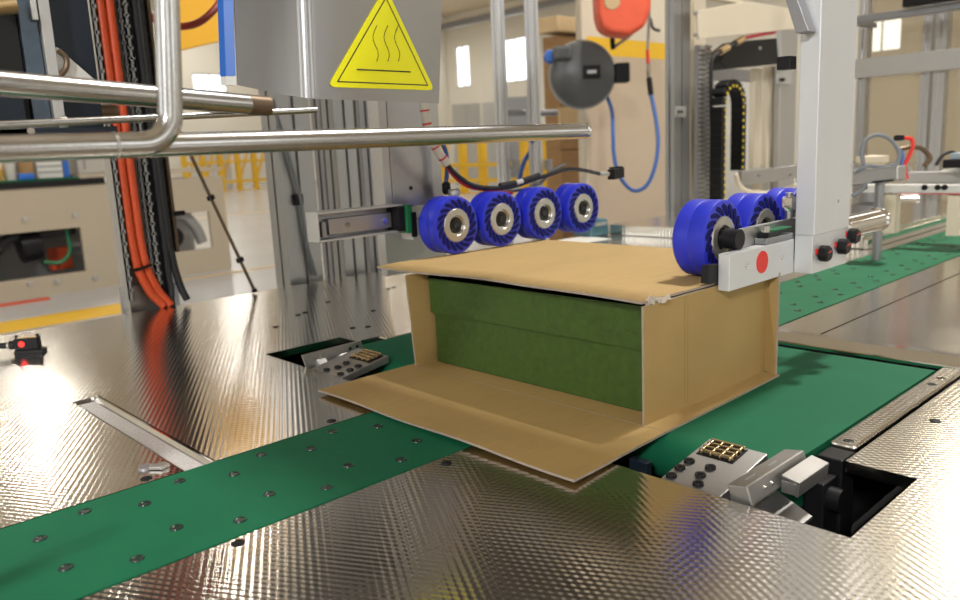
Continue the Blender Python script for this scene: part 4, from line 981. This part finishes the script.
# wooden crate
cr_ = thing('wooden_crate', 'tall wooden crate with a pale top board behind the hose reel', 'crate', PD(572, 90, 7.0))
q0, q1 = PD(556, 100, 7.0), PD(592, 100, 7.0); Yc = q0.y
ztop = PY(570, 17, Yc).z; pitch = 0.19; z = FLOOR; k = 0
Xa, Xb_ = PY(560,100,Yc).x, PY(597,100,Yc).x
box(Xa+0.02, Xb_-0.02, Yc+0.03, Yc+0.2, FLOOR+0.005, ztop-0.16).build('crate_core', 'wood', cr_)
while z+pitch < ztop-0.12:
    box(Xa, Xb_, Yc, Yc+0.028, z+0.004, z+pitch-0.006).build('plank', 'woodlight' if k % 4 == 3 else 'wood', cr_); z += pitch; k += 1
box(Xa-0.03, Xb_, Yc-0.02, Yc+0.22, ztop-0.13, ztop).build('top_board', 'woodlight', cr_, 0.01)
# blue case behind the last roller
bcs = thing('teal_case', 'small teal case on the table behind the last blue roller', 'case', Pz(597, 232, 0))
p = Pz(600, 236, 0.0); MB().prism([p+V((-0.06,0,0.001)),p+V((0.06,-0.0,0.001)),p+V((0.05,0,0.06)),p+V((-0.05,0,0.075))], (0.02,0.10,0)).build('case_body', mat('teal_case', (0.06,0.16,0.20), 0.4), bcs, 0.006)
MB().obox(p+V((0,-0.003,0.045)), (0.035,0,0), (0,0.002,0), (0,0,0.006)).build('case_latch', 'alu', bcs)
# white patch painting in a bright table reflection behind the carton
p = Pz(575, 241, 0.0); tag(MB().prism([p+V((-0.25,-0.06,0.0008)),p+V((0.10,-0.09,0.0008)),p+V((0.12,0.06,0.0008)),p+V((-0.22,0.08,0.0008))], (0,0,0.001)).build('reflection_patch', 'white'), 'white patch painted in for a bright reflection on the table behind the blue rollers', 'glare')

# ================================================================== RIGHT BACKGROUND
RY = 1.985
pr, px0, px1 = post_at('profile_post', 'wide double-slotted aluminium post with a bolted hinge right of the beige board', 674, 690, 120, RY, 0.045, 1)
hz = PY(677, 112, RY).z
hg2 = box(PY(674,112,RY).x, PY(684,112,RY).x, RY-0.012, RY-0.001, hz-0.022, hz+0.022).build('hinge', 'alu_light', pr, 0.002)
for dxx in (0.006, 0.030): MB().cyl((PY(675,112,RY).x+dxx,RY-0.0125,hz),(PY(675,112,RY).x+dxx,RY-0.016,hz),0.007,10).build('hinge_screw', 'black', hg2)
post_at('profile_post', 'slim tan aluminium post beside the hinged wide post', 690.5, 695, 120, RY+0.05, 0.04, 1, 'ivory', mg=0.001)
# grey toothed rack
rk = thing('toothed_rack', 'vertical grey toothed rack strip behind the black cable chain', 'rack', (PY(706,130,RY).x, RY, FLOOR))
rx0, rx1 = PY(700,130,RY).x, PY(712,130,RY).x
box(rx0, rx1, RY+0.01, RY+0.03, FLOOR, 0.75).build('rack_back', 'alu_dark', rk)
mb = MB(); z = -0.15
while z < 0.74: mb.box(rx0+0.004, (rx0+rx1)/2-0.002, RY, RY+0.0099, z, z+0.011); mb.box((rx0+rx1)/2+0.004, rx1-0.003, RY, RY+0.0099, z+0.009, z+0.02); z += 0.021
o = mb.build('tooth_row', 'alu', rk); 
# black cable chain with yellow rivets: an upside-down U
CY = 1.90
chn = thing('cable_chain', 'black cable chain with yellow rivets bent in a loop behind the right rollers', 'cable chain', PY(728, 200, CY))
xl_, xr_ = PY(717.5,150,CY).x, PY(738,150,CY).x; zt3 = PY(728,104,CY).z; rad = (xr_-xl_)/2
path = [V((xl_,CY,PY(717,235,CY).z+0.03*k)) for k in range(60) if 0.017 < PY(717,235,CY).z+0.03*k < zt3]
for k in range(1, 8): a = math.pi-math.pi*k/8; path.append(V(((xl_+xr_)/2+rad*math.cos(a), CY, zt3+rad*math.sin(a))))
z = zt3
while z > PY(738,172,CY).z: path.append(V((xr_,CY,z))); z -= 0.03
link = MB().box(-0.017,0.017,-0.030,0.030,-0.0150,0.0150); lk = link.build('link', 'black', None, 0.002)
dot = MB().cyl((0.011,-0.0302,0),(0.011,-0.0335,0),0.0058,8).build('rivet', 'yeldot', None)
dot2 = None
for i in range(len(path)-1):
    a_, b_ = path[i], path[i+1]; t = (b_-a_).normalized(); ang = math.atan2(t.x, t.z)
    o = lk if i == 0 else lk.copy()
    d = dot if i == 0 else dot.copy()
    if i: COL.objects.link(o); COL.objects.link(d)
    o.parent = chn; o.location = (a_+b_)/2-BASE[chn.name]; o.rotation_euler = (0, ang, 0); d.parent = o; d.location = (0,0,0)
# sheet bracket, motor
BKY = 1.93
sb = thing('sheet_bracket', 'cream sheet metal bracket with a sloping top above the black motor', 'bracket', PY(745, 25, BKY))
MB().prism([PY(697,11,BKY),PY(748,1,BKY),PY(793,9,BKY),PY(795,29,BKY),PY(699,39,BKY)], (0,0.012,0)).build('bracket_sheet', 'ivory', sb, 0.002)
box(PY(697,25,BKY).x, PY(795,25,BKY).x, BKY+0.0125, BKY+0.05, PY(745,3,BKY).z, PY(745,3,BKY).z+0.012).build('rear_flange', 'ivory', sb)
for y in (13, 35): p = PY(694.5, y, BKY); MB().cyl(p, p+V((0,-0.012,0)), 0.009, 10).build('bolt', 'alu', sb)
mo = thing('black_motor', 'black motor unit with brass hose fittings below the cream sheet bracket', 'motor', PY(752, 55, BKY+0.03))
MB().prism([PY(724,55,BKY+0.03),PY(741,41,BKY+0.03),PY(777,38,BKY+0.03),PY(779,64,BKY+0.03),PY(727,69,BKY+0.03),PY(720,62,BKY+0.03)], (0,0.10,0)).build('motor_body', 'black', mo, 0.004)
p = PY(760, 48, BKY+0.028); MB().obox(p, (0.011,0,0), (0,0.0012,0), (0,0,0.007)).build('type_plate', 'alu', mo)
a_, b_ = PY(720, 52, BKY+0.02), PY(744, 38, BKY+0.02)
MB().tube([a_.lerp(b_,0.0), a_.lerp(b_,0.32)], 0.016, 12).build('fitting', 'brass', mo)
MB().tube([a_.lerp(b_,0.32), a_.lerp(b_,0.62)], 0.013, 12).build('hose_joint', 'rubber', mo)
MB().tube([a_.lerp(b_,0.62), a_.lerp(b_,0.95)], 0.016, 12).build('fitting', 'brass', mo)
MB().tube(smooth_path([b_, PY(755,35.5,BKY+0.02), PY(775,32,BKY+0.02)]), 0.009, 10).build('red_tube', 'redcab', mo)
MB().tube(smooth_path([a_, PY(712,60,BKY+0.02), PY(711,90,BKY+0.02), PY(712,140,BKY+0.02)]), 0.009, 10).build('black_hose', 'rubber', mo)
# pale rails behind the column
for i, (x0, x1, y0, lb) in enumerate(((754, 762, 68, 'narrow ivory rail left of its wider twin under the motor'), (767, 777, 65, 'wide rounded ivory rail behind the aluminium column'))):
    Yr = 2.05; t = thing('ivory_rail', lb, 'rail', (PY(x0,120,Yr).x, Yr, FLOOR), 'ivory rails below the motor')
    box(PY(x0,120,Yr).x, PY(x1,120,Yr).x, Yr, Yr+0.03, FLOOR, PY(x0,y0,Yr).z).build('rail_body', 'ivory', t, 0.006)
    for y in (72, 84): p = PY(x1+3, y, Yr-0.01); 
    box(PY(x0,173,Yr).x-0.01, PY(x1,173,Yr).x+0.02, Yr-0.014, Yr-0.001, PY(x0,178,Yr).z, PY(x0,168,Yr).z).build('cross_clip', 'alu', t)
gp = thing('grey_guide', 'grey vertical guide with two black knobs just left of the aluminium column', 'guide', (PY(787,100,2.0).x, 2.0, FLOOR))
box(PY(780,100,2.0).x, PY(796,100,2.0).x, 2.0, 2.03, FLOOR, PY(785,25,2.0).z).build('guide_plate', 'alu', gp, 0.002)
box(PY(777,76,1.985).x, PY(792,76,1.985).x, 1.985, 1.9995, PY(785,84,1.985).z, PY(785,68,1.985).z).build('clamp_block', 'alu_light', gp, 0.001)
for y in (68, 80): p = PY(780.5, y, 1.985); MB().cyl(p, p+V((0,-0.02,0)), 0.0095, 12).build('knob', 'black', gp)
wpn = thing('partition_screen', 'bright off-white screen behind the black cable chain', 'partition', (PY(735,140,2.3).x, 2.3, FLOOR))
box(PY(714,140,2.3).x, PY(757,140,2.3).x, 2.3, 2.33, FLOOR, PY(735,82,2.3).z).build('panel_sheet', 'white', wpn, 0.003)
box(PY(714,75,2.3).x, PY(757,75,2.3).x, 2.3, 2.33, PY(735,81,2.3).z, PY(735,69,2.3).z).build('dark_header', 'alu_dark', wpn)
ab = thing('short_crossbar', 'short grey crossbar with bolts behind the right blue rollers', 'crossbar', PY(768, 175, 1.88))
box(PY(742,175,1.88).x, PY(800,175,1.88).x, 1.88, 1.90, PY(770,182,1.88).z, PY(770,168,1.88).z).build('bar_body', 'alu', ab, 0.002)
for x in (758, 790): p = PY(x, 175, 1.88); MB().cyl(p, p+V((0,-0.008,0)), 0.007, 10).build('bolt', 'alu_dark', ab)
ap_ = PY(750, 175, 1.90)
for dx_ in (0.0, 0.19): box(ap_.x+dx_, ap_.x+dx_+0.02, 1.9005, 1.93, 0.0, ap_.z+0.02).build('bar_leg', 'alu', ab)
cpth = smooth_path([PY(736,174,1.86),PY(740,186,1.86),PY(750,192,1.86),PY(765,193,1.86),PY(785,189,1.86),PY(800,184,1.86)], 8)
tag(MB().tube(cpth, [0.011 if k % 2 else 0.0085 for k in range(len(cpth))], 10).build('ribbed_conduit', 'ivory'), 'ivory ribbed conduit curving out of the black cable chain', 'conduit')

# guard fence behind the column
GX = 3.95
def gy(x, y=110): return PX(x, y, GX).y
gf = thing('guard_fence', 'aluminium guard fence with clear panes and a broad crossbeam behind the column', 'guard fence', (GX, gy(905), 0))
def gpost(x0, x1): profile_post(GX-0.03, GX+0.03, gy(x1), gy(x0), 0.0008, 2.2, 1).build('post', 'alu', gf)
gpost(858, 867); gpost(921, 930); gpost(934, 945)
zb0, zb1 = PX(905, 74.5, GX).z, PX(905, 55, GX).z
box(GX-0.062, GX-0.031, gy(985), gy(846), zb0, zb1).build('crossbeam', 'alu_light', gf, 0.003)
for a_, b_ in ((868, 920), (946, 1000)):
    box(GX-0.004, GX+0.004, gy(b_), gy(a_), 0.02, 2.2).build('pane', 'pane', gf)
box(GX+0.0, GX+0.02, gy(921), gy(867), 0.0412, 0.06).build('bottom_rail', 'alu', gf)
# dark cable tray over the fence
ct_ = thing('cable_tray', 'dark cable tray running above the guard fence crossbeam', 'cable tray', (GX-0.3, gy(905), PX(905,15,GX-0.3).z))
a_, b_ = PX(840, 24, GX-0.3), PX(985, 9, GX-0.3)
b_.z = a_.z
box(GX-0.31, GX-0.26, b_.y, a_.y, a_.z-0.008, a_.z+0.022).build('tray_channel', 'alu_dark', ct_, 0.002)
c_ = PX(930, 8, GX-0.32); box(GX-0.36, GX-0.311, PX(975,8,GX-0.3).y, PX(907,10,GX-0.3).y, a_.z+0.023, a_.z+0.075).build('tray_lamp', 'black', ct_, 0.004)
for y_ in (b_.y+0.02, a_.y-0.05): box(GX-0.2595, GX-0.02, y_, y_+0.03, a_.z-0.005, a_.z+0.015).build('tray_arm', 'alu_dark', ct_)
# raised glossy cover plates past the far belt
rp1 = thing('cover_plate', 'raised glossy steel cover plate beyond the far green belt', 'cover plate', (2.9, 1.2, 0))
box(2.42, 3.75, 0.93, 1.86, 0.0008, 0.040).build('plate_body', STEEL, rp1, 0.002)
box(2.42, 3.75, 0.915, 0.9295, 0.0008, 0.030).build('front_rim', 'chrome', rp1, 0.001)
# machine rails over the plates
mr_ = thing('gripper_rail', 'pale double rail with black screws standing over the far cover plate', 'rail', (2.3, 0.95, 0.04))
RX = 2.50
def ry(x, y=185): return PX(x, y, RX).y
za, zb_ = PX(910, 193, RX).z, PX(910, 185, RX).z
box(RX, RX+0.05, ry(985), ry(862), za, zb_).build('front_rail', 'white', mr_, 0.002)
box(RX+0.12, RX+0.18, ry(985), ry(890), za+0.02, zb_+0.03).build('rear_rail', 'alu_light', mr_, 0.002)
for x in (865, 925, 938, 945): p = PX(x, 188, RX); MB().cyl(p+V((-0.0005,0,0.002)), p+V((-0.006,0,0.002)), 0.008, 10).build('screw', 'black', mr_)
box(RX, RX+0.05, ry(985), ry(900), za-0.003, za-0.0005).build('red_stripe', 'redcab', mr_)
for x in (888, 952): box(RX+0.005, RX+0.045, ry(x+8), ry(x-4), 0.0405, za-0.0065).build('support', 'ivory', mr_)
box(RX+0.0505, RX+0.1195, ry(950), ry(945), za, zb_).build('rail_link', 'alu', mr_)
gbk = thing('gripper_block', 'grey slanted gripper block right behind the aluminium column', 'block', PX(876, 178, 2.2))
MB().prism([PX(852,186,2.2),PX(898,180,2.2),PX(898,166,2.2),PX(852,171,2.2)], (0.06,0,0)).build('block_body', 'alu', gbk, 0.003)
MB().prism([PX(870,183.5,2.199),PX(894,181,2.199),PX(894,179,2.199),PX(874,181,2.199)], (-0.004,0,0)).build('dark_slot', 'black', gbk)
MB().cyl(PX(880,182,2.23), V((PX(880,182,2.23).x, PX(880,182,2.23).y, 0.001)), 0.012, 12).build('block_stand', 'alu_dark', gbk)
# hoses behind
def hose(name, pts, D, r, mt, label, cat='hose', grp=None):
    return tag(MB().tube(smooth_path([PD(x, y, D) for x, y in pts]), r, 10).build(name, mt), label, cat, grp)
hose('grey_loop_cable', [(852,196),(862,190),(866,182),(864,168),(862,152),(866,140),(876,135),(888,138),(897,148),(899,158),(893,165),(880,167),(866,166),(854,172)], (PX(860,178,2.2)-CAM).dot(FWD)-0.004, 0.0055, 'greycab', 'grey cable bent into a big loop beside the aluminium column', 'cable')
hose('red_hose', [(903,138),(911,139),(913,146),(909,156),(905,166),(907,179)], 2.3, 0.0055, 'red', 'short bright red hose with a black end in front of the guard fence')
hp_ = PD(899, 138, 2.3); tag(MB().obox(hp_, RIGHT*0.012, FWD*0.008, DOWN*0.007).build('hose_end', 'black', bevel=0.001), 'black push-in fitting at the end of the red hose', 'fitting')
hose('blue_hose', [(897,148),(902,155),(902,165),(899,180)], 2.35, 0.006, 'bluecab', 'short bright blue hose next to the red hose')
hose('pale_hose', [(905,165),(912,174),(925,176),(945,172),(965,168)], 2.45, 0.007, 'greycov', 'pale grey hose running along behind the gripper rail')
hose('dark_hose', [(898,150),(910,147),(922,149),(930,158),(924,166)], 2.55, 0.008, 'rod', 'dark brownish hose curling behind the red hose')
hose('black_arc_cable', [(936,165),(942,156),(950,152),(957,155),(958,164)], 2.35, 0.005, 'rubber', 'black cable arching over the valve block at the fence', 'cable')
vb = thing('valve_block', 'black valve block with pale cover standing on the gripper rail', 'valve', PX(955, 163, 2.55))
p = PX(955, 164, 2.55); box(2.56, 2.66, p.y-0.08, p.y+0.035, p.z-0.012, p.z+0.012).build('valve_body', 'black', vb, 0.002)
box(2.57, 2.65, p.y-0.08, p.y+0.02, p.z+0.0125, p.z+0.03).build('valve_cover', mat('pale_blue', (0.35,0.42,0.48), 0.5), vb, 0.002)
box(2.58, 2.64, p.y-0.03, p.y+0.0, zb_+0.031, p.z-0.0125).build('valve_stand', 'alu', vb)
fm_ = thing('far_fitting_stack', 'stack of cream and steel fittings behind the grey cable loop', 'fittings', PD(872, 150, 2.75))
p = PD(872, 165, 2.75)
MB().lathe([(0,0.0),(0.06,0.0),(0.06,0.05),(0.035,0.06),(0.035,0.10),(0.055,0.105),(0.055,0.13),(0,0.13)], (p.x,p.y,0.0405), (0,0,1), 20).build('steel_base', 'alu_dark', fm_)
MB().lathe([(0,0.1305),(0.05,0.1305),(0.05,0.17),(0.04,0.175),(0.04,0.19),(0.052,0.195),(0.052,0.215),(0,0.22)], (p.x,p.y,0.0405), (0,0,1), 20).build('cream_cap', 'ivory', fm_)
MB().cyl((p.x+0.02,p.y-0.062,0.11),(p.x+0.05,p.y-0.14,0.11),0.018,14).build('side_nozzle', 'chrome', fm_)
